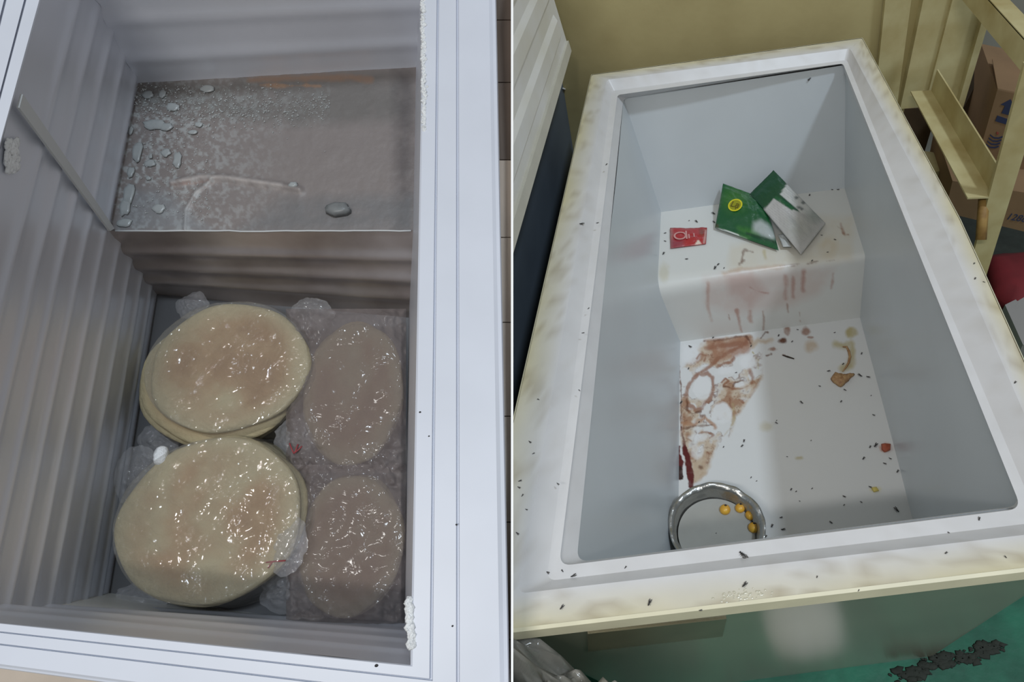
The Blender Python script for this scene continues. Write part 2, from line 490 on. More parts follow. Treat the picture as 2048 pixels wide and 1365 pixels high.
# finer loops for painting
rl2 = []
for i in range(len(rl) - 1):
    k = 5 if i == 0 else 2
    for j in range(k): rl2.append([rl[i][q] + (rl[i + 1][q] - rl[i][q]) * j / k for q in range(len(rl[i]))])
rl2.append(rl[-1])
def subl(loops, maxlen):
    n = len(loops[0]); cnt = [max(1, int(np.linalg.norm(loops[0][(i + 1) % n] - loops[0][i]) / maxlen)) for i in range(n)]
    out = []
    for L in loops:
        o = []
        for i in range(n):
            for j in range(cnt[i]): o.append(L[i] + (L[(i + 1) % n] - L[i]) * j / cnt[i])
        out.append(o)
    return out
rl2 = subl(rl2, .02)
V, Fc = loft(rl2)
W_ = np.array(srgb(218, 218, 220)); YEL = srgb(214, 204, 160); DRT = srgb(150, 134, 104)
nper = len(rl2[0]); rimcol = np.tile(W_, (len(V), 1))
Pp = project(V)
idx = np.arange(len(V)) // nper
yl = np.clip(1 - idx / 5.0, 0, 1) * (.35 + .75 * fbm(V[:, 0], V[:, 1], .12, 5))
rimcol = rimcol * (1 - yl[:, None]) + np.array(YEL) * yl[:, None]
dd = np.clip((fbm(V[:, 0], V[:, 1], .016, 15) - .56) * 5, 0, .42) * np.clip(1.2 - idx / 6.0, .1, 1)
rimcol = rimcol * (1 - dd[:, None]) + np.array(DRT) * dd[:, None]
rim_r = obj('rim', V, Fc, M_rimR, FR, col=rimcol, sharp=20)
# cut the hidden corner of the rim at the divider
def cut(ob, npl):
    bm = bmesh.new(); bm.from_mesh(ob.data)
    o = Vector(ORG[ob.name])
    bmesh.ops.bisect_plane(bm, geom=bm.verts[:] + bm.edges[:] + bm.faces[:], dist=1e-6, plane_co=Vector(CAM) - o, plane_no=Vector(npl), clear_outer=True)
    bm.to_mesh(ob.data); bm.free()
cut(rim_r, NPR)

# cabinet body
bcorn = round_px([b[:2] for b in base], [.03, .03, .03, .03], 6)
top4 = [LO[-4], LO[14] if len(LO) > 14 else LO[-1], LO[7], LO[0]]
tO = [zr(926, 1278), zr(2232, 1123), zr(1725, 75), zr(1182, 149)]
c4 = np.mean(tO, 0); tO = [p + (c4 - p) * .018 for p in tO]
tcorn = round_px([t[:2] for t in tO], [.03] * 4, 6)
def mid(t): return [np.array([a[0] * (1 - t) + b[0] * t, a[1] * (1 - t) + b[1] * t, (H - .02) * (1 - t) + .0 * t + .0]) for a, b in zip(tcorn, bcorn)]
V, Fc = loft([mid(0), mid(.5), mid(1.0)], cap1=True)
obj('cabinet', V, Fc, M_body, FR, clip=NPR, label='dull green-grey steel cabinet', sharp=40)

# strip panel on the front just under the rim
pf = nrm(np.cross(tO[1] - tO[0], np.array(base[0]) - tO[0]))
if pf[1] > 0: pf = -pf
def onfront(x, y): return hit(x, y, tO[0] + pf * .001, pf)
V, Fc = prism([onfront(1175, 1262), onfront(1452, 1232), onfront(1444, 1268), onfront(1176, 1298)], pf * .004)
obj('front_plate', V, Fc, mat('plate', (118, 112, 88), .3, metal=.3, var=.25, vscale=10), FR, smooth=False, label='narrow beige plate under the front rim')

# interior liner
Lb, Rb, Rf, Lf = zr(1247, 197, .05), zr(1691, 130, .032), zr(2056, 1012, .032), zr(1153, 1125, .05)
SBl, SBr = zr(1321, 424, .35), zr(1690, 376, .35)
def extend(a, b, D):                       # continue line a-b to depth D
    t = (a[2] - (H - D)) / (a[2] - b[2]); return a + (b - a) * t
FLb, FRb = extend(Lb, SBl, .555), extend(Rb, SBr, .555)
f1, f2 = zr(1360, 685, .555), zr(1356, 957, .555)
FLf = f1 + (f2 - f1) * ((f1[1] - .36) / (f1[1] - f2[1]))
g1, g2 = zr(1712, 638, .555), zr(1821, 1045, .555)
FRf = g1 + (g2 - g1) * ((g1[1] - .42) / (g1[1] - g2[1]))
wav = lambda u, v: .0016 * np.sin(u * 6 + v * 3) + .0012 * (fbm(u * 10 + 3, v * 10, 2.5, 8) - .5)
V, Fc = patch(Lb, Lf, FLf, FLb, 30, 24, wav); obj('liner_wall', V, Fc, M_linerR, FR)
V, Fc = patch(Rf, Rb, FRb, FRf, 30, 24, wav); obj('liner_wall', V, Fc, M_linerR, FR)
V, Fc = patch(Rb, Lb, FLb, FRb, 24, 24, wav); obj('liner_wall', V, Fc, M_linerR, FR)
V, Fc = patch(Lf, Rf, FRf, FLf, 24, 12); obj('liner_wall', V, Fc, M_linerR, FR)

# floor pan with stains (colour belongs to the sheet)
G = lambda pts: [(1320 + x / 3.79, 640 + y / 3.79) for x, y in pts]
BR = srgb(146, 98, 74); TAN = srgb(196, 176, 152); DBR = srgb(104, 64, 46); RED = srgb(92, 30, 34); BLK = srgb(44, 26, 28); WH = srgb(226, 227, 228); OLV = srgb(182, 168, 116)
k = 1 / 3.79
ops = [
 ('poly', G([(160, 400), (330, 170), (690, 110), (760, 300), (750, 460), (640, 640), (570, 740), (530, 880), (400, 1000), (350, 1170), (230, 1260), (170, 900)]), 10, TAN, .75),
 ('poly', G([(330, 150), (690, 118), (700, 210), (640, 270), (430, 340), (380, 380), (300, 420), (240, 470), (180, 520), (170, 440), (250, 380), (330, 260)]), 6, srgb(168, 122, 92), .85),
 ('poly', G([(335, 150), (690, 118), (700, 200), (640, 260), (520, 300), (430, 320), (400, 260), (360, 215)]), 8, srgb(164, 120, 94), .8), ('ell', (1320 + 320 * k, 640 + 520 * k, 72 * k, 92 * k), 4, WH, .98), ('ell', (1320 + 470 * k, 640 + 710 * k, 76 * k, 78 * k), 5, WH, .95),
 ('ell', (1320 + 665 * k, 640 + 320 * k, 60 * k, 55 * k), 6, WH, .9), ('ell', (1320 + 490 * k, 640 + 390 * k, 66 * k, 30 * k), 5, WH, .9),
 ('ell', (1320 + 600 * k, 640 + 490 * k, 40 * k, 22 * k), 3, WH, .9), ('ell', (1320 + 290 * k, 640 + 890 * k, 70 * k, 30 * k), 5, WH, .7), ('ell', (1320 + 230 * k, 640 + 260 * k, 70 * k, 80 * k), 8, WH, .95),
 ('ell', (1320 + 240 * k, 640 + 660 * k, 34 * k, 26 * k), 4, WH, .8), ('ell', (1320 + 280 * k, 640 + 1000 * k, 50 * k, 50 * k), 6, WH, .6),
 ('line', G([(660, 140), (620, 205), (520, 250), (430, 300), (380, 350), (300, 405), (250, 450), (208, 520), (192, 590), (215, 650), (265, 690), (330, 660), (380, 590), (408, 510), (402, 440), (360, 400), (310, 415)]), 26 * k, 3, BR, .8),
 ('line', G([(350, 215), (430, 205), (520, 190), (650, 175)]), 40 * k, 4, BR, .8), ('line', G([(330, 165), (420, 160), (560, 130), (650, 120)]), 10 * k, 2, DBR, .7), ('line', G([(650, 120), (690, 185)]), 9 * k, 2, DBR, .8),
 ('line', G([(280, 290), (300, 255), (345, 272), (340, 312)]), 14 * k, 2, BR, .8), ('line', G([(430, 360), (470, 335), (530, 325), (560, 300)]), 22 * k, 3, BR, .8),
 ('line', G([(465, 480), (490, 452), (515, 470), (480, 500)]), 16 * k, 2, BR, .9), ('line', G([(480, 512), (540, 520), (570, 470), (635, 460)]), 9 * k, 2, DBR, .8), ('line', G([(540, 522), (620, 518), (665, 500)]), 9 * k, 2, BR, .8),
 ('line', G([(530, 635), (530, 590), (570, 580)]), 10 * k, 2, BR, .8), ('line', G([(598, 600), (630, 632)]), 16 * k, 2, BR, .9), ('line', G([(680, 380), (700, 440), (690, 480)]), 26 * k, 4, BR, .7),
 ('line', G([(200, 600), (205, 690), (250, 715), (310, 690)]), 9 * k, 2, DBR, .8), ('line', G([(170, 780), (260, 800), (340, 740), (400, 790), (420, 820)]), 26 * k, 4, srgb(172, 128, 98), .8), ('line', G([(180, 822), (300, 800), (400, 802)]), 10 * k, 2, DBR, .8),
 ('line', G([(550, 640), (562, 740), (530, 820), (480, 890)]), 13 * k, 3, srgb(178, 160, 124), .7), ('line', G([(290, 857), (370, 850), (410, 880), (380, 900)]), 11 * k, 2, BR, .7), ('line', G([(200, 900), (235, 920)]), 14 * k, 2, BR, .7),
 ('poly', G([(250, 1080), (345, 1030), (350, 1180), (260, 1230), (230, 1160)]), 5, TAN, .9), ('line', G([(340, 940), (345, 1060)]), 9 * k, 3, TAN, .8), ('ell', (1320 + 310 * k, 640 + 1120 * k, 22 * k, 20 * k), 3, DBR, .8),
 ('line', G([(152, 350), (158, 600), (162, 880)]), 7 * k, 1.5, DBR, .8),
 ('line', G([(160, 790), (172, 880), (190, 960), (205, 1050), (225, 1130), (240, 1260)]), [6 * k, 14 * k, 26 * k, 46 * k, 54 * k, 44 * k], 2, RED, 1.0),
 ('line', G([(150, 960), (152, 1060), (150, 1190)]), [8 * k, 34 * k, 46 * k], 2, RED, 1.0), ('line', G([(145, 1130), (155, 1190)]), 40 * k, 2, BLK, 1.0),
 ('line', G([(700, 200), (740, 150), (800, 165), (850, 150)]), 34 * k, 6, TAN, .8), ('line', G([(700, 245), (745, 300), (750, 370)]), 7 * k, 2, OLV, .8), ('line', G([(760, 140), (800, 95), (815, 95)]), 10 * k, 2, DBR, .8),
 ('ell', (1320 + 932 * k, 640 + 158 * k, 34 * k, 24 * k), 4, DBR, 1.0), ('ell', (1320 + 862 * k, 640 + 226 * k, 26 * k, 14 * k), 3, BR, .9), ('ell', (1320 + 968 * k, 640 + 85 * k, 24 * k, 36 * k), 4, BR, .8),
 ('ell', (1320 + 1105 * k, 640 + 85 * k, 34 * k, 32 * k), 5, BR, .8), ('ell', (1320 + 1140 * k, 640 + 130 * k, 15 * k, 8 * k), 2, BR, .7), ('ell', (1320 + 1145 * k, 640 + 200 * k, 48 * k, 44 * k), 9, TAN, .8),
 ('ell', (1320 + 1450 * k, 640 + 100 * k, 42 * k, 40 * k), 6, OLV, .9), ('line', G([(1330, 190), (1400, 200), (1450, 180), (1455, 280), (1450, 340), (1380, 370)]), 46 * k, 8, OLV, .75),
 ('line', G([(805, 275), (850, 265)]), 10 * k, 2, DBR, .9), ('line', G([(930, 268), (970, 280), (1015, 298)]), 10 * k, 2, DBR, .9),
 ('ell', (1320 + 1710 * k, 640 + 970 * k, 40 * k, 34 * k), 6, srgb(190, 140, 120), .8), ('ell', (1320 + 1060 * k, 640 + 1050 * k, 26 * k, 12 * k), 4, OLV, .7), ('ell', (1320 + 800 * k, 640 + 810 * k, 50 * k, 30 * k), 9, OLV, .4),
 ('ell', (1320 + 1630 * k, 640 + 1285 * k, 34 * k, 20 * k), 5, srgb(214, 200, 120), .7),
]
ex = lambda a, b, e: a + (a - b) / np.linalg.norm(a - b) * e
A, B = ex(f1, g1, .03), ex(g1, f1, .03)
Cc, Dd = ex(FRf, FLf, .03), ex(FLf, FRf, .03)
V, Fc = patch(A + np.array([0, .02, 0]), B + np.array([0, .02, 0]), Cc, Dd, 330, 330)
V[:, 2] += .002 + .0008 * (fbm(V[:, 0], V[:, 1], .05, 2) - .5)
Pf = project(V)
fc = np.tile(np.array(srgb(218, 219, 219)), (len(V), 1))
reg = poly_sd(Pf, G([(150, 420), (200, 330), (330, 160), (690, 110), (770, 250), (770, 450), (650, 640), (575, 740), (535, 880), (410, 1000), (355, 1170), (230, 1260), (165, 900)]))
wx = Pf[:, 0] + 10 * (fbm(Pf[:, 0], Pf[:, 1], 18, 61) - .5); wy = Pf[:, 1] + 10 * (fbm(Pf[:, 0], Pf[:, 1], 18, 62) - .5)
q1 = fbm(wx + wy * .35, wy, 34, 63, 4); q2 = fbm(wx, wy, 13, 64, 3)
m_ = np.clip(.5 - (reg + 9 * (q2 - .5)) / 7, 0, 1)
a1_ = m_ * np.clip((q1 - .40) * 7, 0, 1) * .85
a2_ = m_ * np.clip((q1 + .35 * (q2 - .5) - .55) * 8, 0, 1) * .8
vein = np.exp(-((q1 - .42) / .018) ** 2) * m_ * np.clip(q2 * 2 - .5, 0, 1)
q3 = fbm(wx * 1.3, wy * 1.3, 15, 81, 3); vein2 = np.exp(-((q3 - .5) / .02) ** 2) * m_ * np.clip(q1 * 5 - 2.1, 0, 1)
for a_, c_ in ((a1_, TAN), (a2_, srgb(160, 118, 92)), (vein * .9, srgb(112, 64, 44)), (vein2 * .6, srgb(112, 66, 46))):
    fc = fc * (1 - a_[:, None]) + np.array(c_) * a_[:, None]
fc = paint(Pf, fc, ops[2:], namp=2.8, nscale=9, warp=7)
obj('liner_floor', V, Fc, M_floorR, FR, col=fc, label='flat liner floor stained with dried brown spills')

# step over the compressor
S5 = lambda pts: [(1300 + x / 3.5, 310 + y / 3.5) for x, y in pts]
PNK = srgb(196, 160, 148); k5 = 1 / 3.5
ops = [
 ('poly', S5([(560, 640), (900, 560), (1100, 430), (1420, 430), (1420, 740), (1000, 780), (540, 800)]), 16, srgb(208, 196, 172), .7),
 ('line', S5([(520, 830), (640, 800), (760, 795), (930, 780)]), 26 * k5, 6, srgb(188, 160, 130), .85), ('line', S5([(640, 740), (660, 670), (720, 680)]), 12 * k5, 2, DBR, .8), ('line', S5([(620, 765), (660, 735)]), 9 * k5, 2, DBR, .8),
 ('line', S5([(800, 680), (810, 720)]), 22 * k5, 4, OLV, .8), ('line', S5([(900, 785), (1000, 775), (1290, 735)]), 5 * k5, 1.5, DBR, .75), ('line', S5([(1340, 480), (1345, 530), (1360, 560)]), 16 * k5, 3, BR, .8), ('line', S5([(1310, 500), (1340, 520)]), 8 * k5, 2, BR, .8), ('line', S5([(1345, 550), (1385, 562)]), 8 * k5, 2, BR, .8),
 ('ell', (1300 + 100 * k5, 310 + 820 * k5, 34 * k5, 60 * k5), 8, OLV, .5), ('ell', (1300 + 1250 * k5, 310 + 650 * k5, 60 * k5, 70 * k5), 14, srgb(196, 176, 140), .6),
 ('poly', S5([(380, 860), (760, 800), (1290, 790), (1200, 960), (1000, 1060), (600, 1120), (390, 1060)]), 20, PNK, .55),
 ('poly', S5([(540, 850), (720, 830), (820, 960), (700, 1070), (560, 1000)]), 18, srgb(180, 130, 118), .55),
 ('line', S5([(405, 900), (400, 1060), (432, 1165)]), [22 * k5, 18 * k5, 7 * k5], 6, srgb(172, 120, 98), .8),
 ('line', S5([(950, 850), (950, 1010)]), 24 * k5, 6, srgb(168, 112, 96), .75), ('line', S5([(1000, 850), (1005, 1000)]), 20 * k5, 5, srgb(168, 112, 96), .75), ('line', S5([(1075, 820), (1075, 950)]), 30 * k5, 6, srgb(164, 106, 90), .8),
 ('line', S5([(1285, 830), (1268, 935)]), 13 * k5, 4, srgb(164, 110, 94), .7), ('line', S5([(605, 1090), (620, 1160), (640, 1235)]), [26 * k5, 16 * k5, 7 * k5], 4, srgb(164, 108, 86), .85), ('line', S5([(700, 1090), (702, 1165)]), 26 * k5, 6, srgb(174, 124, 104), .8),
 ('line', S5([(790, 1095), (795, 1140), (795, 1245)]), [16 * k5, 12 * k5, 6 * k5], 3, BR, .8), ('line', S5([(958, 1050), (966, 1105)]), 12 * k5, 3, BR, .9), ('line', S5([(700, 930), (770, 960), (830, 970)]), 6 * k5, 2, srgb(170, 120, 110), .8), ('line', S5([(550, 1115), (556, 1150)]), 5 * k5, 1.5, BR, .8), ('line', S5([(1050, 1110), (1055, 1170)]), 5 * k5, 1.5, BR, .8),
]
ops = [o[:-1] + (o[-1] * (.62 if o[0] != 'line' else .75),) for o in ops]
sL, sR = zr(1322, 572, .35), zr(1711, 515, .35)
bL, bR = zr(1321, 424, .35), zr(1690, 376, .35)
def step_profile(back, front, basept, dtop, n1=50, n2=50, rr=.035):
    out = []
    for i in range(n1): out.append(back + (front - back) * (i / n1 * (1 - rr / np.linalg.norm(front - back))))
    d = nrm(front - back); A = front - d * rr; dn = nrm(basept - front); B = front + dn * rr
    for i in range(12):
        t = i / 11; out.append((1 - t) ** 2 * A + 2 * t * (1 - t) * front + t * t * B)
    for i in range(1, n2 + 1): out.append(B + (basept - B) * i / n2)
    return out
pl = step_profile(ex(bL, bR, .03), ex(sL, sR, .03), ex(f1, g1, .03), .35, rr=.05)
pr = step_profile(ex(bR, bL, .03), ex(sR, sL, .03), ex(g1, f1, .03), .35, rr=.018)
nu = 220; V = []
for a, b in zip(pl, pr):
    for i in range(nu): V.append(a + (b - a) * i / (nu - 1))
V = np.array(V); Fc = grid_faces(nu, len(pl))
fc = paint(project(V), np.array(srgb(214, 215, 212)), ops, namp=3, nscale=12, warp=6)
obj('compressor_step', V, Fc, M_floorR, FR, col=fc, label='raised liner step with pinkish streaks down its face')

# open lid on the hinge side
xl = -.283
lidn = nrm([1, 0, .16])
LPt = np.array([xl, 1.5, .93])
def onlid(x, y): return hit(x, y, LPt, lidn)
la, lb = onlid(1140, 105), onlid(1028, 490)
LDIR = nrm(lb - la); LUP = nrm(np.cross(lidn, LDIR)); LUP = LUP if LUP[2] > 0 else -LUP
lid = obj('lid', *prism([la, la + LDIR * 1.25, la + LDIR * 1.25 + LUP * .62, la + LUP * .62], -lidn * .05), M_white, FR, smooth=False, clip=NPR, label='raised white lid with ribbed inner panel')
V, Fc = prism([la + LUP * .004 - LDIR * -.004, la + LDIR * 1.25 + LUP * .004, la + LDIR * 1.25 + LUP * .03, la + LDIR * .004 + LUP * .03], lidn * .006)
obj('lid_gasket', V, Fc, mat('gasket_grey', (206, 203, 190), .5, var=.1, vscale=12), lid, smooth=False, clip=NPR, label='pale grey gasket strip')
for kk in range(6):
    o0 = la + LUP * (.055 + kk * .085) + LDIR * .05; wdt = .055
    V, Fc = loft([[o0 + LDIR * 0, o0 + LDIR * 1.2, o0 + LDIR * 1.2 + LUP * wdt, o0 + LUP * wdt],
                  [o0 + LDIR * .012 + LUP * .012 + lidn * .008, o0 + LDIR * 1.2 + LUP * .012 + lidn * .008, o0 + LDIR * 1.2 + LUP * (wdt - .012) + lidn * .008, o0 + LDIR * .012 + LUP * (wdt - .012) + lidn * .008]], cap1=True)
    obj('lid_rib', V, Fc, M_white, lid, smooth=False, clip=NPR)
# little white thread hanging in the gap
pts = [hit(x, y, (-.332, 0, 0), (1, 0, 0)) for x, y in ((1126, 177), (1138, 183), (1150, 190), (1158, 189), (1166, 193))]
V, Fc = tube(pts, .0022, 5)
obj('torn_thread', V, Fc, M_white, label='torn white thread on the dark wall beside the open lid', cat='thread')

# ---------------------------------------------------------------- contents of the right freezer
# green packet lying on the step
UPV = np.array([0, 0, 1.0])
def pillow(q, D, puff, n=46, tilt=0.0, seed=1, crimp=.06):
    A, B, C_, D_ = [zr(x, y, dz) for (x, y), dz in zip(q, D)]
    U, Vv = np.meshgrid(np.linspace(0, 1, n), np.linspace(0, 1, n)); u = U.ravel()[:, None]; v = Vv.ravel()[:, None]
    P = A * (1 - u) * (1 - v) + B * u * (1 - v) + C_ * u * v + D_ * (1 - u) * v
    nn = nrm(np.cross(B - A, D_ - A)); nn = nn if nn[2] > 0 else -nn
    prof = (np.clip(np.sin(np.pi * u), 0, 1) ** .55) * (np.clip(np.sin(np.pi * np.clip((v - crimp) / (1 - 2 * crimp), 0, 1)), 0, 1) ** .5)
    wr = (fbm(u[:, 0] * 10, v[:, 0] * 10, 2.2, seed) - .5)[:, None]
    top = P + nn * (puff * prof * (.8 + .5 * wr) + .0012 + .004 * wr)
    bot = P - nn * (puff * .25 * prof + .0006)
    V = np.concatenate([top, bot]); Fc = grid_faces(n, n) + [tuple(i + n * n for i in f) for f in grid_faces(n, n)]
    rim = [i for i in range(n)] + [j * n + n - 1 for j in range(1, n)] + [(n - 1) * n + i for i in range(n - 2, -1, -1)] + [j * n for j in range(n - 2, 0, -1)]
    for a, b in zip(rim, rim[1:] + rim[:1]): Fc.append((a, b, b + n * n, a + n * n))
    return V, Fc, nn
GRN = srgb(26, 88, 50); DGRN = srgb(18, 64, 40); SIL = srgb(186, 190, 190); LGR = srgb(70, 140, 40)
Z2 = lambda pts: [(1410 + x / 7.185, 330 + y / 7.185) for x, y in pts]
# packet one
V, Fc, nn = pillow([(1446, 368), (1530, 398), (1557, 501), (1430, 456)], [.288, .305, .343, .341], .02, seed=4)
n1 = len(V) // 2
ops = [('ell', (1468, 400, 26, 22), 24, srgb(60, 116, 30), .6, 1), ('poly', Z2([(150, 905), (330, 960), (470, 1010), (600, 1060), (560, 1120), (380, 1090), (170, 970)]), 6, SIL, .9, 1),
       ('poly', Z2([(700, 830), (800, 790), (900, 850), (1000, 960), (1040, 1040), (960, 1080), (800, 1010), (680, 960)]), 10, srgb(176, 184, 184), .95, 1), ('poly', Z2([(480, 900), (690, 940), (760, 1000), (620, 990), (500, 950)]), 14, LGR, .6, 1),
       ('poly', Z2([(460, 1010), (640, 1040), (560, 1110), (470, 1060)]), 12, LGR, .6, 1), ('line', Z2([(600, 985), (780, 1040), (960, 1090), (1030, 1130)]), 5, 3, DGRN, .9, 1),
       ('line', Z2([(180, 930), (320, 950), (480, 1010)]), 2.2, 1.5, srgb(230, 234, 230), .9, 1), ('poly', Z2([(150, 840), (200, 860), (190, 910), (140, 900)]), 3, srgb(70, 66, 46), .8, 1)]
fc = paint(project(V), np.array(GRN), ops)
PK = obj('food_packet', V, Fc, M_pack, col=fc, label='green food packet with round yellow emblem lying on the freezer step', cat='packet')
def ring_disc(c, ex_, ey_, r0, r1, z, n=28, nn=UPV):
    ex_, ey_ = np.asarray(ex_), np.asarray(ey_)
    V = []
    for r in (r0, r1):
        for i in range(n):
            t = 2 * math.pi * i / n; V.append(np.asarray(c) + nn * z + r * (math.cos(t) * ex_ + math.sin(t) * ey_))
    return np.array(V), grid_faces(n, 2, True)
# find the top surface of the packet near the emblem
def surf_at(V, x, y, lim=None):
    P = project(V[:n1]); i = np.argmin((P[:, 0] - x) ** 2 + (P[:, 1] - y) ** 2); return V[i]
ec = surf_at(V, 1471, 412) + nn * .0015
e1 = nrm(surf_at(V, 1490, 417) - surf_at(V, 1452, 407)); e2 = nrm(np.cross(nn, e1)); nloc = nrm(np.cross(e1, e2))
sc = np.linalg.norm(zr(1485, 412, .333) - zr(1471, 412, .333))
Vr, Fr = ring_disc(ec, e1, e2 * 1.05, sc * .80, sc * 1.0, .0010, nn=nloc)
emb = obj('emblem', Vr, Fr, M_yelprint, PK, label='round yellow emblem')
Vr, Fr = ring_disc(ec, e1, e2 * 1.05, .0002, sc * .80, .0006, nn=nloc); obj('emblem_disc', Vr, Fr, mat('emblem_green', (150, 150, 30), .4), emb)
text_mesh('L\u1ea1', ec + nloc * .0012, e1, e2, sc * 1.25, M_olive, 'emblem_letters', emb)

# packet two, leaning over packet one
q2 = [(1500, 388), (1547, 341), (1651, 447), (1602, 509)]
V, Fc, nn2 = pillow(q2, [.295, .258, .334, .332], .015, seed=9)
n1 = len(V) // 2
ops = [('poly', [(1560, 389), (1574, 367), (1600, 390), (1660, 440), (1640, 480), (1596, 420)], 2, srgb(192, 193, 190), 1, 1), ('poly', [(1522, 425), (1548, 397), (1570, 412), (1600, 425), (1660, 440), (1630, 520), (1590, 510), (1555, 470)], 2, srgb(184, 182, 180), 1, 1),
       ('poly', [(1548, 397), (1553, 391), (1590, 417), (1584, 421)], 2, GRN, 1, 1), ('ell', (1632, 432, 16, 14), 14, srgb(140, 148, 142), .7, 1), ('ell', (1600, 455, 30, 24), 30, srgb(150, 152, 142), .5, 1)]
for (x, y, r) in ((1593, 396, 4), (1607, 405, 5), (1597, 415, 3.5), (1603, 418, 3.5)): ops.append(('ell', (x, y, r, r * .8), 2, srgb(90, 96, 94), .85, 1))
for i in range(14):                       # rows of fine print
    x0 = 1529 + i * 2.6; y0 = 426 - i * 2.2 + (i % 3)
for i in range(9):
    a = np.array([1530 + i * 3.2, 424 - i * 3.0]); b = a + np.array([44, 34.0])
    ops.append(('line', [tuple(a), tuple(b)], .8, 1.2, srgb(150, 146, 148), .55, 1))
for i in range(6):
    a = np.array([1566 + i * 2.6, 386 - i * 3.0]); b = a + np.array([24, 19.0]); ops.append(('line', [tuple(a), tuple(b)], .7, 1.2, srgb(150, 152, 150), .6, 1))
fc = paint(project(V), np.array(DGRN) * 1.25, ops)
obj('food_packet', V, Fc, M_pack, col=fc, label='green and white packet with printed back panels leaning across the emblem packet', cat='packet')
# torn silver corner beside it
V, Fc, _ = pillow([(1556, 470), (1570, 468), (1582, 494), (1566, 494)], [.338] * 4, .006, n=14, seed=2)
obj('foil_scrap', V, Fc, M_pack, col=np.tile(np.array(SIL), (len(V), 1)), label='crumpled silver foil scrap between the two green packets', cat='scrap')
# red sachet
V, Fc, nn3 = pillow([(1340, 457), (1414, 456), (1412, 488), (1341, 497)], [.346] * 4, .007, n=30, seed=6, crimp=.03)
n1 = len(V) // 2
ops = [('poly', [(1340, 456), (1346, 456), (1345, 498), (1340, 498)], 5, srgb(168, 120, 116), .8, 1), ('line', [(1412, 461), (1408, 486)], 3, 2, srgb(206, 176, 170), .9, 1), ('poly', [(1398, 458), (1410, 458), (1406, 474), (1400, 470)], 5, srgb(110, 62, 44), .7, 1), ('poly', [(1341, 480), (1368, 482), (1366, 497), (1341, 497)], 8, srgb(140, 72, 84), .7, 1),
       ('poly', [(1389, 490), (1396.5, 479), (1403, 488)], 1.5, srgb(226, 210, 196), 1, 1)]
fc = paint(project(V), np.array(srgb(172, 48, 52)), ops)
SCH = obj('sauce_sachet', V, Fc, M_pack, col=fc, label='small red sachet with pale letters at the left of the step', cat='sachet')
e1 = nrm(zr(1395, 471, .346) - zr(1350, 474, .346)); e2 = np.cross(nn3, e1)
for s, x, y, hgt in (('O', 1360, 474, 19), ('l', 1372, 471.5, 20), ('\u0131', 1379, 472, 16), ('\u0131', 1388, 470, 14)):
    sz = np.linalg.norm(zr(x, y + hgt / 2, .346) - zr(x, y - hgt / 2, .346)) * 1.15
    text_mesh(s, surf_at(V, x, y) + nn3 * .0012, e1, e2, sz, M_pinkprint, 'sachet_letter', SCH)

# aluminium pan
pc = zr(1433, 1052, .475); pr_ = np.linalg.norm(zr(1531, 1052, .475) - zr(1336, 1052, .475)) / 2
zf = H - .553
PAN = thing('aluminium_pan', (pc[0], pc[1], zf), 'round dented aluminium pan of cloudy liquid at the near end', 'pan')
n = 96
def lathe(prof, seed=0, amp=.0, rimamp=.0):
    V = []
    for j, (r, z) in enumerate(prof):
        for i in range(n):
            t = 2 * math.pi * i / n
            rr = r * (1 + amp * (math.sin(3 * t + 1) + .6 * math.sin(7 * t + j) + .5 * math.sin(13 * t)))
            zz = z + (rimamp * (math.sin(5 * t) + .7 * math.sin(11 * t + 2) + .6 * math.sin(19 * t)) if r > pr_ * .88 and z > pc[2] - .004 else 0)
            V.append((pc[0] + rr * math.cos(t), pc[1] + rr * math.sin(t), zz))
    return np.array(V), grid_faces(n, len(prof), True)
zt = pc[2]
prof = [(.001, zf), (pr_ * .78, zf), (pr_ * .80, zf + .004), (pr_ * .90, zt - .003), (pr_ * .985, zt - .001), (pr_, zt + .001), (pr_ * .99, zt + .003), (pr_ * .94, zt + .0015), (pr_ * .885, zt - .001), (pr_ * .865, zt - .006), (pr_ * .79, zf + .006), (.001, zf + .003)]
V, Fc = lathe(prof, amp=.0075, rimamp=.0016)
obj('pan_body', V, Fc, M_alu, PAN)
zq = zt - .034
V, Fc = lathe([(.001, zq), (pr_ * .4, zq + .0006), (pr_ * .80, zq)], amp=0)
obj('cloudy_liquid', V, Fc, M_milk, label='cloudy grey liquid filling the aluminium pan', cat='liquid', kind='stuff')
where = ['farthest left of four yellow fruits floating in the pan', 'second from the left of four yellow fruits in the pan', 'third yellow fruit along the pan wall, below the second', 'nearest of four yellow fruits, dark spot on top']
for (x, y, r), lb_ in zip(((1450, 1020, 11), (1480, 1017, 10), (1501, 1031, 10.5), (1507, 1056, 11)), where):
    c = hit(x, y, (0, 0, zq + .003), UPV); rr = np.linalg.norm(hit(x + r, y, (0, 0, zq + .003), UPV) - c)
    V, Fc = blob(c, [rr, 0, 0], [0, rr, 0], [0, 0, rr * .85], 20, 12, .03)
    fr = obj('yellow_fruit', V, Fc, M_kernel, label=lb_, cat='fruit', group='yellow fruits in the pan')
    V, Fc = blob(c + np.array([rr * .1, rr * .45, rr * .72]), [rr * .26, 0, 0], [0, rr * .24, 0], [0, 0, rr * .16], 8, 5)
    obj('stem_spot', V, Fc, M_dark, fr)

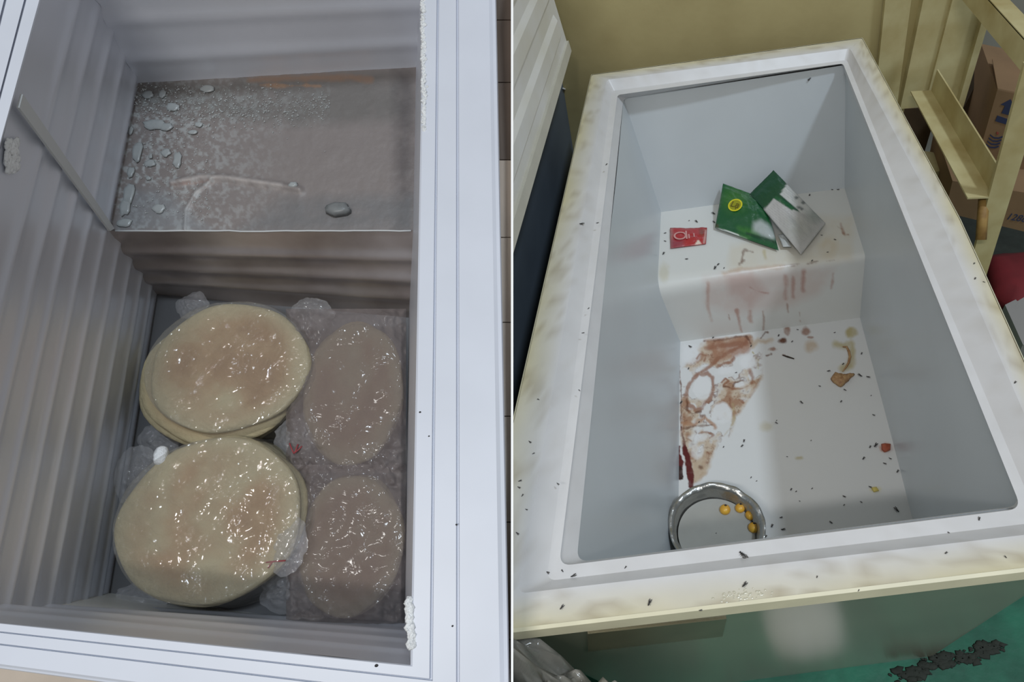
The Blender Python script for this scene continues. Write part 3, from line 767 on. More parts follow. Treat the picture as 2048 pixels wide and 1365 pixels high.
# food scraps on the freezer floor
def scrap(name, pts, D, m, label, h=.006, cat='scrap'):
    c = np.mean([zr(x, y, D) for x, y in pts], 0)
    P = subdiv_loop([zr(x, y, D) for x, y in pts], .006)
    out = []
    for s, z in ((1.0, 0.0005), (.9, h * .7), (.55, h), (.1, h * 1.1)):
        out.append([c + (p - c) * s * (1 + .12 * (random.random() - .5)) + np.array([0, 0, z * (.7 + .6 * random.random())]) for p in P])
    V, Fc = loft(out, cap0=True, cap1=True)
    return obj(name, V, Fc, m, label=label, cat=cat)
G1 = lambda *p: G(p)
scrap('food_scrap', G1((1290, 450), (1320, 410), (1390, 425), (1480, 415), (1430, 465), (1370, 515), (1310, 480)), .552, M_scrap, 'crumpled brown food scrap below the curled strand on the freezer floor', .012)
scrap('food_scrap', G1((1675, 945), (1750, 945), (1745, 990), (1700, 1010), (1680, 985)), .552, M_scrapred, 'red food scrap against the right wall of the freezer floor', .008)
scrap('food_scrap', G1((1600, 1275), (1640, 1270), (1660, 1300), (1620, 1310)), .552, M_scrapyel, 'small yellow crumb low on the right of the freezer floor', .004)
pts = [zr(x, y, .5505) for x, y in G1((1385, 205), (1415, 205), (1432, 240), (1440, 280), (1430, 325), (1410, 360), (1385, 392))]
V, Fc = tube(pts, [.0015, .003, .0035, .0035, .0032, .0026, .0012], 7)
obj('peel_strand', V, Fc, M_scrap, label='curled tan peel strand on the right of the freezer floor', cat='strand')
pts = [zr(x, y, .5515) for x, y in ((1565, 711), (1575, 714), (1588, 718))]
V, Fc = tube(pts, [.001, .0025, .0014], 6); obj('brown_stalk', V, Fc, M_dark, label='short brown stalk on the floor in front of the step', cat='stalk')

# flies
def fly_mesh(L):
    V, Fc = blob((0, 0, .24 * L), (.5 * L, 0, 0), (0, .21 * L, 0), (0, 0, .2 * L), 8, 6)
    h, hf = blob((.55 * L, 0, .26 * L), (.17 * L, 0, 0), (0, .17 * L, 0), (0, 0, .15 * L), 6, 4)
    legs = []
    for s in (-1, 1):
        for x in (-.15, .12, .32): legs.append(tube([(x * L, s * .1 * L, .15 * L), (x * L * 1.3, s * .42 * L, 0.01 * L)], .025 * L, 3))
    V, Fc = join([(V, Fc), (h, hf)] + legs)
    wing = join([prism([(.2 * L, s * .08 * L, .40 * L), (-.35 * L, s * .36 * L, .34 * L), (-.85 * L, s * .28 * L, .30 * L), (-.7 * L, s * .06 * L, .34 * L)], (0, 0, .012 * L)) for s in (-1, 1)])
    return V, Fc, wing
_fv, _ff, _fw = fly_mesh(1.0)
def mk(name, V, Fc, m):
    me = bpy.data.meshes.new(name); me.from_pydata([tuple(v) for v in V], [], [tuple(f) for f in Fc]); me.materials.append(m)
    me.polygons.foreach_set('use_smooth', [True] * len(me.polygons)); return me
FLY, WING = mk('fly', _fv, _ff, M_fly), mk('wings', _fw[0], _fw[1], M_wing)
def fly(x, y, sz, D=0.0, label=None, group=None, surf=None, nn=UPV, lift=0.0):
    p = surf if surf is not None else zr(x, y, D)
    L = np.linalg.norm(zr(x + sz, y, D) - zr(x, y, D)) * .62
    a = bpy.data.objects.new('fly', FLY); COL.objects.link(a)
    ang = random.choice([.9, 1.0, .75, 2.4, -.6, .2]) + random.uniform(-.3, .3)
    rot = Vector(nn).to_track_quat('Z', 'Y').to_matrix().to_4x4() @ Matrix.Rotation(ang, 4, 'Z')
    a.matrix_world = Matrix.Translation(Vector(p) + Vector(nn) * lift) @ rot @ Matrix.Diagonal((L, L, L, 1))
    ORG[a.name] = np.asarray(p)
    a['label'] = label; a['category'] = 'fly'
    if group: a['group'] = group
    b = bpy.data.objects.new('wings', WING); COL.objects.link(b); b.parent = a
    return a
Srim = [(1164, 449, 11), (1195, 447, 7), (1213, 330, 7), (1177, 618, 6), (1166, 667, 7), (1159, 782, 6), (1077, 800, 6), (1040, 963, 8), (1038, 976, 8), (1045, 992, 7), (1116, 969, 8), (1053, 1020, 6), (1035, 1068, 9), (1067, 908, 6), (1060, 885, 8)]
for i, (x, y, s) in enumerate(sorted(Srim, key=lambda q: q[1])): fly(x, y, s, .001, 'tiny black fly on the left rim, %s counting from the back corner' % ORD[i + 1], 'flies on the left rim')
Nrim = [(1124, 1216, 12), (1401, 1222, 8), (1634, 1155, 6), (1717, 1182, 6), (1892, 1107, 8), (2011, 1115, 7)]
for i, (x, y, s) in enumerate(sorted(Nrim)): fly(x, y, s, .0, 'small black fly on the near outer rim, %s from the left of six' % ORD[i + 1], 'flies on the near outer rim')
fly(1489, 1171, 15, .0, 'black fly on the near rim directly below the largest fly')
fly(1299, 1207, 15, .0, 'large black fly on the near rim, left of the wet patch')
fly(1486, 1112, 22, .0213, 'largest black fly, on the near inner lip above the pan')
Nlip = [(1095, 1146, 10), (1251, 1136, 7), (1125, 1143, 7), (1958, 1039, 10), (1898, 1067, 7)]
for i, (x, y, s) in enumerate(sorted(Nlip)): fly(x, y, s, .0213, 'small black fly on the near inner lip, %s from the left of five' % ORD[i + 1], 'flies on the near inner lip')
fly(1147, 1153, 13, .0213, 'black fly at the near left corner of the inner lip')
Rrim = [(1948, 528, 7), (1950, 558, 8), (1968, 565, 6)]
for i, (x, y, s) in enumerate(Rrim): fly(x, y, s, .0005, 'tiny black fly in the cluster on the right rim, %s from the back' % ORD[i + 1], 'flies on the right rim')
fly(2030, 766, 9, .001, 'black fly alone on the right rim near the edge of the frame')
Sfl = [(1740, 895, 8), (1727, 918, 9), (1769, 928, 8), (1795, 944, 9), (1780, 918, 7), (1688, 994, 8), (1740, 975, 8), (1722, 1005, 6), (1688, 1011, 5), (1662, 1046, 8), (1582, 980, 7), (1592, 984, 5), (1599, 1003, 4), (1624, 978, 5), (1562, 1036, 7), (1544, 1053, 9), (1566, 1060, 10), (1532, 1074, 7), (1657, 743, 8), (1720, 752, 11), (1736, 755, 9), (1690, 781, 7), (1682, 804, 7), (1747, 831, 7), (1603, 806, 9), (1553, 847, 7), (1723, 708, 7), (1742, 792, 4), (1639, 773, 6), (1553, 842, 4),
       (1380, 694, 9), (1377, 738, 6), (1362, 806, 8), (1488, 883, 8), (1484, 893, 8), (1447, 895, 5), (1472, 746, 5), (1502, 693, 6), (1557, 672, 7), (1595, 660, 5), (1584, 684, 6), (1669, 666, 5), (1574, 914, 4), (1502, 956, 5), (1513, 963, 4), (1686, 729, 7), (1622, 882, 4), (1426, 676, 6), (1398, 845, 5)]
ZN = {'stain': 'small fly in or by the brown floor stain, %s from the step', 'wall': 'small fly along the right wall on the freezer floor, %s from the step',
      'pan': 'small fly on the pale floor beside the pan, %s from the step', 'step': 'small fly on the floor just below the step, %s from the left', 'mid': 'small fly in the middle of the freezer floor, %s from the step'}
zone = {}
for q in Sfl:
    x, y, s = q
    wallx = 1712 + (y - 638) * .268
    z_ = 'step' if y < 715 and 1430 < x < 1690 else 'wall' if x > wallx - 48 else 'stain' if x < 1520 and y < 900 else 'pan' if x < 1605 and y > 900 else 'mid'
    zone.setdefault(z_, []).append(q)
for z_, L_ in zone.items():
    L_.sort(key=(lambda q: q[0]) if z_ == 'step' else (lambda q: q[1]))
    for i, (x, y, s) in enumerate(L_): fly(x, y, s, .5525, ZN[z_] % ORD[i + 1], 'flies on the freezer floor')
fly(1793, 1021, 14, .5525, 'largest fly on the freezer floor, near the right wall by the front')
fly(1751, 892, 13, .5525, 'longish black fly just left of the red food scrap')
Sst = [(1393, 444, 9), (1330, 467, 6), (1330, 483, 6), (1327, 508, 9), (1373, 519, 7), (1430, 537, 11), (1436, 530, 8), (1664, 380, 6), (1676, 380, 6), (1619, 391, 7), (1670, 480, 6), (1624, 522, 6), (1427, 428, 10), (1428, 445, 8), (1378, 442, 4), (1448, 537, 5), (1643, 471, 5), (1655, 505, 5)]
for i, (x, y, s) in enumerate(sorted(Sst)): fly(x, y, s, .35, 'small black fly on top of the raised step, %s from the left' % ORD[i + 1], 'flies on the step')
bn = nrm(np.cross(Rb - Lb, SBl - Lb)); bn = bn if bn[1] < 0 else -bn
fly(1618, 158, 9, .05, 'single fly on the back wall of the liner near the rim', None, hit(1618, 158, Lb, bn), bn, .002)

# ================================================================== CLUTTER BEHIND ON THE RIGHT
RACK = thing('storage_rack', (.70, 1.6, 0), 'cream painted steel rack with angle-iron rails beside the dirty freezer', 'rack')
def wallpanel(p, off, th, name, m=M_creampaint):
    V, Fc = prism([onwall(x, y, off) for x, y in p], -wnrm * th)
    return obj(name, V, Fc, m, RACK, smooth=False)
wallpanel([(1783, -160), (1840, -160), (1790, 214), (1745, 214)], .004, .012, 'back_panel')
wallpanel([(1872, -160), (1942, -160), (1840, 208), (1795, 212)], .0, .02, 'back_panel')
wallpanel([(1934, -160), (2002, -160), (1900, 203), (1841, 207)], .0, .028, 'back_panel')
wallpanel([(2000, -160), (2016, -160), (1912, 202), (1900, 203)], .0, .045, 'back_panel')
# lower rail: an L-section running towards the viewer
def onx(x, y, c): return hit(x, y, (c, 0, 0), (1, 0, 0))
zrail = onx(1868, 203, .70)[2]
ra, rb_ = onx(1868, 200, .70), onx(1972, 388, .70)
z0 = (ra[2] + rb_[2]) / 2; y1, y0 = ra[1] + .06, rb_[1] - .02
V, Fc = join([box((.682, (y0 + y1) / 2, z0), (.03, 0, 0), (0, (y1 - y0) / 2, 0), (0, 0, .002)), box((.71, (y0 + y1) / 2, z0 + .03), (.002, 0, 0), (0, (y1 - y0) / 2, 0), (0, 0, .032))])
obj('angle_rail', V, Fc, M_creampaint, RACK, smooth=False, label='lower cream angle-iron rail')
uu = onx(1955, 20, .70); u2 = onx(2042, 105, .70)
zU = (uu[2] + u2[2]) / 2
zlo = (onx(1926, 5, .70)[2] + onx(2042, 139, .70)[2]) / 2; zhi = (onx(1982, 5, .70)[2] + onx(2042, 70, .70)[2]) / 2
V, Fc = join([box((.702, 1.48, (zlo + zhi) / 2), (.002, 0, 0), (0, .30, 0), (0, 0, (zhi - zlo) / 2)), box((.72, 1.48, zhi), (.02, 0, 0), (0, .30, 0), (0, 0, .002))])
obj('angle_rail', V, Fc, M_creampaint, RACK, smooth=False, label='upper cream angle-iron rail')
# front post
def ony(x, y, c): return hit(x, y, (0, c, 0), (0, 1, 0))
yp = 1.27
pp = [ony(2042, 155, yp), ony(2096, 155, yp), ony(1970, 560, yp), ony(1933, 560, yp)]
d0 = (pp[3] - pp[0]) / np.linalg.norm(pp[3] - pp[0]); 
dn_ = (pp[3] - pp[0]); k_ = -pp[3][2] / dn_[2]; f0 = pp[3] + dn_ * k_
dn2 = (pp[2] - pp[1]); k_ = -pp[2][2] / dn2[2]; f1_ = pp[2] + dn2 * k_
up0 = pp[0] - dn_ * .05; up1 = pp[1] - dn2 * .05
V, Fc = prism([up0, up1, f1_, f0], (0, .010, 0))
obj('post', V, Fc, M_creampaint, RACK, smooth=False, label='leaning cream flat-bar post')
# short strut seen under the rail
V, Fc = join([tube([onx(1968, 395, .70), onx(1962, 480, .70)], .012, 6)])
obj('strut', V, Fc, mat('rusty_cream', (164, 132, 74), .6, var=.4, vscale=30, c2=(120, 84, 44)), RACK, label='rust stained strut')

# cream drum-shaped float cap behind the rim
c0 = hit(1853, 322, (0, 0, .42), UPV)
V, Fc = tube([(c0[0], c0[1], .27), (c0[0], c0[1], .418), (c0[0], c0[1], .42)], [.062, .062, .058], 28)
CAN = thing('cream_canister', (c0[0], c0[1], 0), 'round cream canister standing on a carton beside the freezer rim', 'canister')
obj('canister_body', V, Fc, M_creampaint, CAN, sharp=30)
V, Fc = box((c0[0], c0[1], .135), (.07, 0, 0), (0, .07, 0), (0, 0, .135))
obj('carton', V, Fc, M_carton, smooth=False, label='low brown carton under the cream canister', cat='carton')

# cartons
CF = thing('carton', (1.13, 1.78, 0), 'brown carton printed with blue up arrow behind the rack post', 'carton')
yc = 1.75
K3 = lambda x, y: (1930 + x / 3.79, 110 + y / 3.79)
fq = [ony(*K3(245, 265), yc), ony(*K3(560, 330), yc), ony(*K3(380, 1180), yc), ony(*K3(20, 1050), yc)]
V, Fc = prism(fq, (0.05, .30, 0)); obj('carton_body', V, Fc, M_carton, CF, smooth=False)
tq = [ony(*K3(245, 265), yc), ony(*K3(560, 330), yc), ony(*K3(520, 90), yc + .16), ony(*K3(205, 40), yc + .16)]
V, Fc = prism(tq, nrm([0, .3, 1]) * .004); obj('carton_flap', V, Fc, M_carton, CF, smooth=False)
eup = nrm(fq[0] - fq[3]); eri = nrm(np.cross(np.array([0, -1.0, 0]), -eup)); eri = eri if eri[0] > 0 else -eri
nf = np.array([0, -1.0, 0])
ps = np.linalg.norm(ony(*K3(380, 400), yc) - ony(*K3(300, 400), yc)) / 80.0
def ink(pts, m, name='print_mark', zz=.0012):
    V, Fc = prism([ony(*K3(x, y), yc) + nf * .0004 for x, y in pts], nf * zz); return obj(name, V, Fc, m, CF, smooth=False)
ink([(345, 335), (382, 405), (355, 400), (338, 458), (275, 440), (302, 385), (270, 375)], M_ink, 'arrow_print')
ink([(245, 458), (345, 492), (325, 530), (228, 500)], M_ink, 'bar_print')
for i in range(4):
    y0_ = 600 + i * 24; x0_ = 190 - i * 10
    pts_ = [(x0_, y0_), (x0_ + 30, y0_ + 22), (x0_ + 65, y0_ + 24), (x0_ + 95, y0_ + 14)]
    ink(pts_ + [(x, y + 11) for x, y in reversed(pts_)], M_ink, 'wave_print')
ink([(240, 580), (256, 588), (250, 604), (236, 596)], M_redink, 'dot_print')
# dark carton leaning behind it
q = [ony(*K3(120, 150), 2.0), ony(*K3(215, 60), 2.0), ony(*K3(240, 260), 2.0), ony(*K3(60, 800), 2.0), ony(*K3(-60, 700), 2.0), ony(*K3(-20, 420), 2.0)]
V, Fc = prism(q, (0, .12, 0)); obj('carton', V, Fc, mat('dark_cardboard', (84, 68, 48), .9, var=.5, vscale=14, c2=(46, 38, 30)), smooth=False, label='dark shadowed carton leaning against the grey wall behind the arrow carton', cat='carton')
# lower carton with printed number
yc2 = 1.62
q = [ony(1905, 362, yc2), ony(2090, 392, yc2), ony(2075, 470, yc2), ony(1890, 425, yc2)]
LC = thing('carton', (1.05, 1.7, 0), 'low brown carton on the floor with dark printed digits', 'carton')
V, Fc = prism(q, (.03, .30, .0)); obj('carton_body', V, Fc, M_carton, LC, smooth=False)
eR = nrm(q[1] - q[0]); eU = nrm(q[0] - q[3]); 
tp = ony(2034, 436, yc2) + np.array([0, -.001, 0])
text_mesh('1286', tp, eR, nrm(np.cross(nf, eR)), .032, M_ink, 'digit_print', LC)
# darkness under the shelf: flat black sheet in place of shade, red cloth, grey lump
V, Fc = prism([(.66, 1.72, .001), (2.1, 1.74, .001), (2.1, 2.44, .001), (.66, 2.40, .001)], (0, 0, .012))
obj('shade_sheet', V, Fc, M_dirtshade, smooth=False, label='black sheet standing in for the deep shade under the rack and cartons', cat='mat')  # flat sheet in place of shade, not a real mat
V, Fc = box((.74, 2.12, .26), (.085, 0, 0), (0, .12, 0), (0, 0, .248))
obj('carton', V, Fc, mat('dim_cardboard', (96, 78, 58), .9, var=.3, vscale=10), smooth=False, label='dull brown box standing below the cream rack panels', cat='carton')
P = [zr(x, y, H - .03) for x, y in ((1972, 512), (2080, 500), (2090, 590), (2030, 625), (1990, 590))]
c = np.mean(P, 0); P = subdiv_loop(P, .03)
V, Fc = loft([[c + (p - c) * s * (1 + .06 * random.random()) + np.array([0, 0, z]) for p in P] for s, z in ((1, -.03), (.97, .0), (.7, .025), (.2, .03))], cap0=True, cap1=True)
obj('red_cloth', V, Fc, M_red, label='dark red cloth heap on the floor right of the freezer', cat='cloth')
P = [zr(x, y, H - .05) for x, y in ((2010, 610), (2090, 570), (2100, 700), (2046, 690))]
V, Fc = prism(P, (0, 0, -.05)); obj('grey_slab', V, Fc, M_greyobj, smooth=False, label='pale grey slab on the floor at the right edge', cat='slab')

# dirt on the green floor under the front corner
rs = np.random.RandomState(21); parts = []
dl = [(1800, 1352), (1850, 1328), (1900, 1312), (1950, 1296), (1985, 1288)]
for i in range(170):
    j = rs.randint(0, len(dl) - 1); t = rs.rand()
    x = dl[j][0] * (1 - t) + dl[j + 1][0] * t + rs.randn() * 12; y = dl[j][1] * (1 - t) + dl[j + 1][1] * t + abs(rs.randn()) * 14 - 3
    c = hit(x, y, (0, 0, .0), UPV); r = .002 + .009 * rs.rand() ** 2
    L_ = []
    kk = [r * (.6 + .8 * rs.rand()) for _ in range(9)]
    for sc_, z in ((1, .0003), (.75, .003), (.2, .004)):
        L_.append([c + np.array([kk[q] * 1.5 * sc_ * math.cos(q * .698), kk[q] * sc_ * math.sin(q * .698), z]) for q in range(9)])
    parts.append(loft(L_, cap0=True, cap1=True))
V, Fc = join(parts)
obj('dirt', V, Fc, M_dirtshade, label='black flaking dirt on the green floor at the freezer corner', cat='dirt', kind='stuff')
# added white sheet, unseen below the frame, placed for its reflection in the steel
def heap(c, rx, ry, h, seed, nu=40, nv=16):
    V = []
    for j in range(nv):
        r = j / (nv - 1)
        t = np.arange(nu) * 2 * np.pi / nu
        k_ = 1 + .22 * (fbm(np.cos(t) * 2 + 5, np.sin(t) * 2 + 5, 1.0, seed) - .5)
        z = h * (1 - r ** 2.4) * (.75 + .5 * fbm(r * np.cos(t) * 3 + 7, r * np.sin(t) * 3 + 7, 1.0, seed + 1))
        V += [np.array([c[0] + rx * r * k_[i] * math.cos(t[i]), c[1] + ry * r * k_[i] * math.sin(t[i]), z[i]]) for i in range(nu)]
    return np.array(V), grid_faces(nu, nv, True)
V, Fc = heap((.30, .30), .095, .085, .02, 3)
obj('reflection_sheet', V, Fc, M_white, label='added unseen white sheet on the floor mirrored in the cabinet front', cat='sheet')
# clear plastic bags heaped in front of the cabinet
def crumple(c, ex_, ey_, h, seed, nu=46, amp=.25, fall=1.0):
    V = []
    nv = 22
    for j in range(nv):
        r = j / (nv - 1)
        for i in range(nu):
            t = 2 * math.pi * i / nu
            k_ = 1 + amp * (fbm(np.array([math.cos(t) * 2 + 5 + seed]), np.array([math.sin(t) * 2 + 9]), .9, seed)[0] - .5)
            z = h * (1 - r ** 6) ** .6 * (.72 + .8 * fbm(np.array([r * math.cos(t) * 3 + 7]), np.array([r * math.sin(t) * 3 + 7]), .8, seed + 3)[0]) if r < 1 else 0
            V.append(np.asarray(c) + np.asarray(ex_) * r * k_ * math.cos(t) + np.asarray(ey_) * r * k_ * math.sin(t) + np.array([0, 0, z]))
    return np.array(V), grid_faces(nu, nv, True)
V, Fc = crumple((-.185, .150, 0.0), (.155, 0, 0), (0, .105, 0), .74, 4)
obj('plastic_bag', V, Fc, film('dull_bag_film', tint=(168, 164, 154), haze=.6, gloss=.35, bump=.8, bscale=14, rough=.12), clip=NPR, label='crumpled dull plastic bag standing before the green-grey cabinet', cat='bag')
# water drops on the near rim
rs = np.random.RandomState(8); parts = []
for i in range(110):
    x = 1480 + rs.randn() * 26; y = 1194 - (x - 1480) * .11 + rs.randn() * 6
    if not 1418 < x < 1545: continue
    c = zr(x, y, .0006); r = .0005 + .0013 * rs.rand()
    parts.append(blob(c, (r * 1.3, 0, 0), (0, r, 0), (0, 0, r * .5), 8, 5))
V, Fc = join(parts)
obj('water_drops', V, Fc, mat('water_drop', (200, 196, 176), .05, spec=1.0, coat=1.0), label='glinting water drops on the near rim below the pan', cat='water', kind='stuff')

# ================================================================== LEFT FREEZER
DF, DS = .48, .28                          # depths of floor and step below the rim
I4 = [(118, -132), (849, -155), (821, 1331), (-255, 1220)]
O4 = [(-20, -215), (988, -240), (1021.4, 1475), (-345, 1292)]
FLc = np.mean([zl(*p, DFL) for p in O4], 0)
FL_ = thing('chest_freezer', tuple(FLc), 'open chest freezer with frosty grey metal interior and white grooved rim', 'freezer')
def lring(t, D):
    return [zl(I4[i][0] + (O4[i][0] - I4[i][0]) * t, I4[i][1] + (O4[i][1] - I4[i][1]) * t, D) for i in range(4)]
prof = [(0.0, .018), (0.0, .002), (.02, 0), (.188, 0), (.196, .004), (.214, .004), (.222, 0), (.455, 0), (.463, .004), (.484, .004), (.492, 0), (.90, 0), (.945, .003), (.985, .004), (1.0, .010), (1.0, .035)]
V, Fc = loft(subl([lring(t, D) for t, D in prof], .03))
obj('rim', V, Fc, M_rimL, FL_, sharp=15, clip=NPL, label='white plastic rim with two gasket grooves')
def lbody(D, s):
    R_ = lring(.96, D); c = np.mean(R_, 0); return [c + (p - c) * s for p in R_]
b0 = lring(.93, .03); shift = zl(512, 920, DF) - zl(512, 920, 0); lean = (shift + NL * DF) * .55
b1 = [p - NL * (DFL - .03) + lean * 1.2 for p in b0]
V, Fc = loft([b0, b1], cap1=True)
obj('cabinet', V, Fc, M_white, FL_, smooth=False, clip=NPL)
# liner walls with embossed evaporator ridges
def ridge(vs_, wdt, amp, seed):
    def fn(u, v):
        z = 0 * v
        for s_ in vs_: z = z + amp * np.exp(-((v - s_) / wdt) ** 2)
        return z + .0015 * (fbm(u * 14, v * 14, 3, seed) - .5)
    return fn
def lext(a, b, D0, D1, D): return a + (b - a) * ((D - D0) / (D1 - D0))
iBL, iBR, iFR, iFL = [zl(*p, .016) for p in I4]
sBL, sBR = zl(276, 165, DS), zl(832, 133, DS)
fBL, fBR = lext(iBL, sBL, .016, DS, DF), lext(iBR, sBR, .016, DS, DF)
w1, w2 = zl(319, 590, DF), zl(215, 1212, DF)
v1_, v2_ = zl(821, 636, DF), zl(808, 1245, DF)
fFL, fFR = w2, v2_
RV = [.14, .24, .34, .44, .54, .64, .74, .84, .93]
V, Fc = patch(iBL, iFL, fFL, fBL, 60, 110, ridge(RV, .017, .004, 3), -1)
n_in = nrm(np.cross(iFL - iBL, fBL - iBL)); 
if n_in @ LX < 0: V2, _ = patch(iBL, iFL, fFL, fBL, 60, 110, ridge(RV, .017, .004, 3), -1)
else: V2, _ = patch(iBL, iFL, fFL, fBL, 60, 110, ridge(RV, .017, .004, 3), 1)
obj('liner_wall', V2, Fc, M_linerL, FL_)
V, Fc = patch(iFR, iBR, fBR, fFR, 40, 20); obj('liner_wall', V, Fc, M_linerL, FL_)
sgn = 1 if nrm(np.cross(iBL - iBR, fBR - iBR)) @ LY < 0 else -1
V, Fc = patch(iBR, iBL, fBL, fBR, 40, 80, ridge([.14, .3, .46, .6], .028, .004, 5), sgn); obj('liner_wall', V, Fc, M_linerL, FL_)
sgn = 1 if nrm(np.cross(iFR - iFL, fFL - iFL)) @ LY > 0 else -1
V, Fc = patch(iFL, iFR, fFR, fFL, 40, 80, ridge([.2, .42, .64, .86], .03, .004, 6), sgn); obj('liner_wall', V, Fc, M_linerL, FL_)
V, Fc = patch(ex(w1, v1_, .02), ex(v1_, w1, .02), ex(fFR, fFL, .02), ex(fFL, fFR, .02), 30, 30, lambda u, v: .001 * (fbm(u * 12, v * 12, 3, 2) - .5))
obj('liner_floor', V, Fc, mat('shade_dark_liner_floor', (104, 104, 106), .4, metal=.3, var=.2, vscale=8), FL_)  # base colour darkened to carry the shade down on this floor
# step: frosted top sheet and ridged face
nu, nv = 260, 170
S1, S2, S3, S4 = sBL, sBR, zl(824, 461, DS), zl(221, 462, DS)
V, Fc = patch(ex(S1, S2, .012), ex(S2, S1, .012), ex(S3, S4, .012), ex(S4, S3, .012), nu, nv)
P = project(V); nz1 = fbm(P[:, 0], P[:, 1], 26, 4); nz2 = fbm(P[:, 0], P[:, 1], 7, 14)
ridge_d = seg_dist(P, [(345, 368), (400, 356), (450, 357), (560, 372), (600, 380)])
hgt = .002 * (nz1 - .5) + .006 * np.exp(-(ridge_d / 7) ** 2) + .003 * np.exp(-(seg_dist(P, [(370, 460), (372, 420), (392, 385), (425, 362)]) / 4) ** 2)
V = V + NL * hgt[:, None]
FRS = srgb(176, 180, 180); 
base_c = np.tile(np.array(srgb(130, 122, 119)), (len(P), 1))
left = np.clip(1 - (P[:, 0] - 260) / 330, 0, 1) * np.clip((P[:, 1] - 140) / 40, 0, 1)
a = np.clip((nz2 - .48) * 5, 0, 1) * np.clip((left + .45 * np.clip(1 - np.abs(P[:, 1] - 205) / 60, 0, 1) * (P[:, 0] < 660)) * 1.1, 0, 1) * .75
base_c = base_c * (1 - a[:, None]) + np.array(FRS) * a[:, None]
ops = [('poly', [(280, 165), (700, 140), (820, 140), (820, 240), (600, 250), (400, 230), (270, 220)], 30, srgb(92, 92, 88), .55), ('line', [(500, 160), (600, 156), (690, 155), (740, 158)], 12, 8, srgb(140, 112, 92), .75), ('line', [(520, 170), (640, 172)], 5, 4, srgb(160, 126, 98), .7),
       ('line', [(345, 366), (400, 356), (450, 357), (560, 372)], 9, 7, srgb(166, 158, 154), .8), ('line', [(345, 372), (420, 364)], 5, 4, srgb(130, 96, 84), .6), ('line', [(372, 460), (372, 420), (392, 385), (425, 362)], 4, 3, srgb(160, 158, 156), .8),
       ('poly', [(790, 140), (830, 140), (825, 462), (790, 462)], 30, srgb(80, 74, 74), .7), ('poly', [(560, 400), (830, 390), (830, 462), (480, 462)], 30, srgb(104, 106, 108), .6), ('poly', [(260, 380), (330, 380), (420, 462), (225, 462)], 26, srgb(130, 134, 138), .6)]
fc = paint(P, base_c, ops, namp=5, nscale=18)
obj('compressor_step', V, Fc, M_stepL, FL_, col=fc, label='raised step sheet with frost and ice lumps')
sgn = 1 if nrm(np.cross(S3 - S4, w1 - S4)) @ LY < 0 else -1
V, Fc = patch(ex(S4, S3, .012), ex(S3, S4, .012), ex(v1_, w1, .012), ex(w1, v1_, .012), 40, 90, ridge([.28, .52, .74], .06, .005, 9), sgn)
obj('step_face', V, Fc, mat('step_face_metal', (196, 188, 186), .32, metal=.65, var=.18, vscale=6, c2=(150, 138, 134)), FL_)
pts = [zl(140 + (822 - 140) * i / 30, 462 + (1.6 if 15 <= i <= 17 else 0) + random.uniform(-.5, .5), DS - .001) for i in range(31)]
pts = [p for p in pts[4:]]
V, Fc = tube(pts, .0014, 6); obj('step_edge', V, Fc, M_rail, FL_, label='thin bright edge of the step sheet')
# divider rail on the left wall
nw = nrm(np.cross(iFL - iBL, fBL - iBL)); nw = nw if nw @ LX > 0 else -nw
def onlw(x, y, o=.008): return hit(x, y, iBL + nw * o, nw)
q = [onlw(40, 188), onlw(33, 215), onlw(216, 462), onlw(225, 457)]
V, Fc = prism(q, nw * .003); obj('divider_rail', V, Fc, M_rail, FL_, smooth=False, label='pale divider rail down the left wall')
# frost fringe along the rim edge
def fringe(x0, y0, x1, y1, r, seed, n=90):
    rs = np.random.RandomState(seed); parts = []
    for i in range(n):
        t = rs.rand(); x = x0 + (x1 - x0) * t; y = y0 + (y1 - y0) * t
        c = zl(x + rs.randn() * 1.8, y, -.0005 + .004 * rs.rand()); rr = r * (.5 + rs.rand())
        parts.append(blob(c, LX * rr, LY * rr * 1.3, NL * rr, 6, 4, .5))
    return join(parts)
V, Fc = fringe(846, 0, 849, 262, .0019, 1, 520); obj('frost', V, Fc, M_frost, FL_, kind='stuff', label='white frost along the inner rim edge')
V, Fc = fringe(818, 1200, 824, 1296, .0028, 2, 200); obj('frost', V, Fc, M_frost, FL_, kind='stuff', label='white frost clump near the front corner')
V, Fc = join([blob(onlw(12 + random.random() * 24, 282 + random.random() * 62, .004), LX * .002, LY * .006, NL * .003, 7, 5, .5) for _ in range(70)])
obj('frost', V, Fc, M_frost, FL_, kind='stuff', label='frost patch on the left wall below the rim')
# ice flakes on the step
FLK = [(345, 215, 15, 9), (308, 250, 24, 11), (332, 254, 14, 9), (275, 303, 12, 22), (262, 345, 8, 12), (258, 388, 13, 24), (250, 415, 12, 18), (302, 313, 4, 6), (297, 357, 6, 5), (332, 306, 11, 9), (296, 190, 13, 9), (325, 188, 8, 10), (355, 320, 9, 18), (415, 178, 14, 8), (262, 262, 6, 9), (300, 328, 12, 8), (318, 418, 14, 10), (250, 446, 16, 10), (398, 250, 9, 6), (385, 265, 10, 5)]
def flake(x, y, rx, ry, th=.004, seed=0):
    rs = np.random.RandomState(seed); c = zl(x, y, DS - .001)
    sx = np.linalg.norm(zl(x + rx, y, DS) - c); sy = np.linalg.norm(zl(x, y + ry, DS) - c); m = 14; out = []
    k_ = [1 + .35 * (rs.rand() - .5) for _ in range(m)]
    for s, z in ((1, 0), (.92, th * .8), (.5, th)):
        out.append([c + LX * sx * s * k_[i] * math.cos(2 * math.pi * i / m) + LY * sy * s * k_[i] * math.sin(2 * math.pi * i / m) + NL * z for i in range(m)])
    return loft(out, cap0=True, cap1=True)
FLK.sort(key=lambda q: q[1])
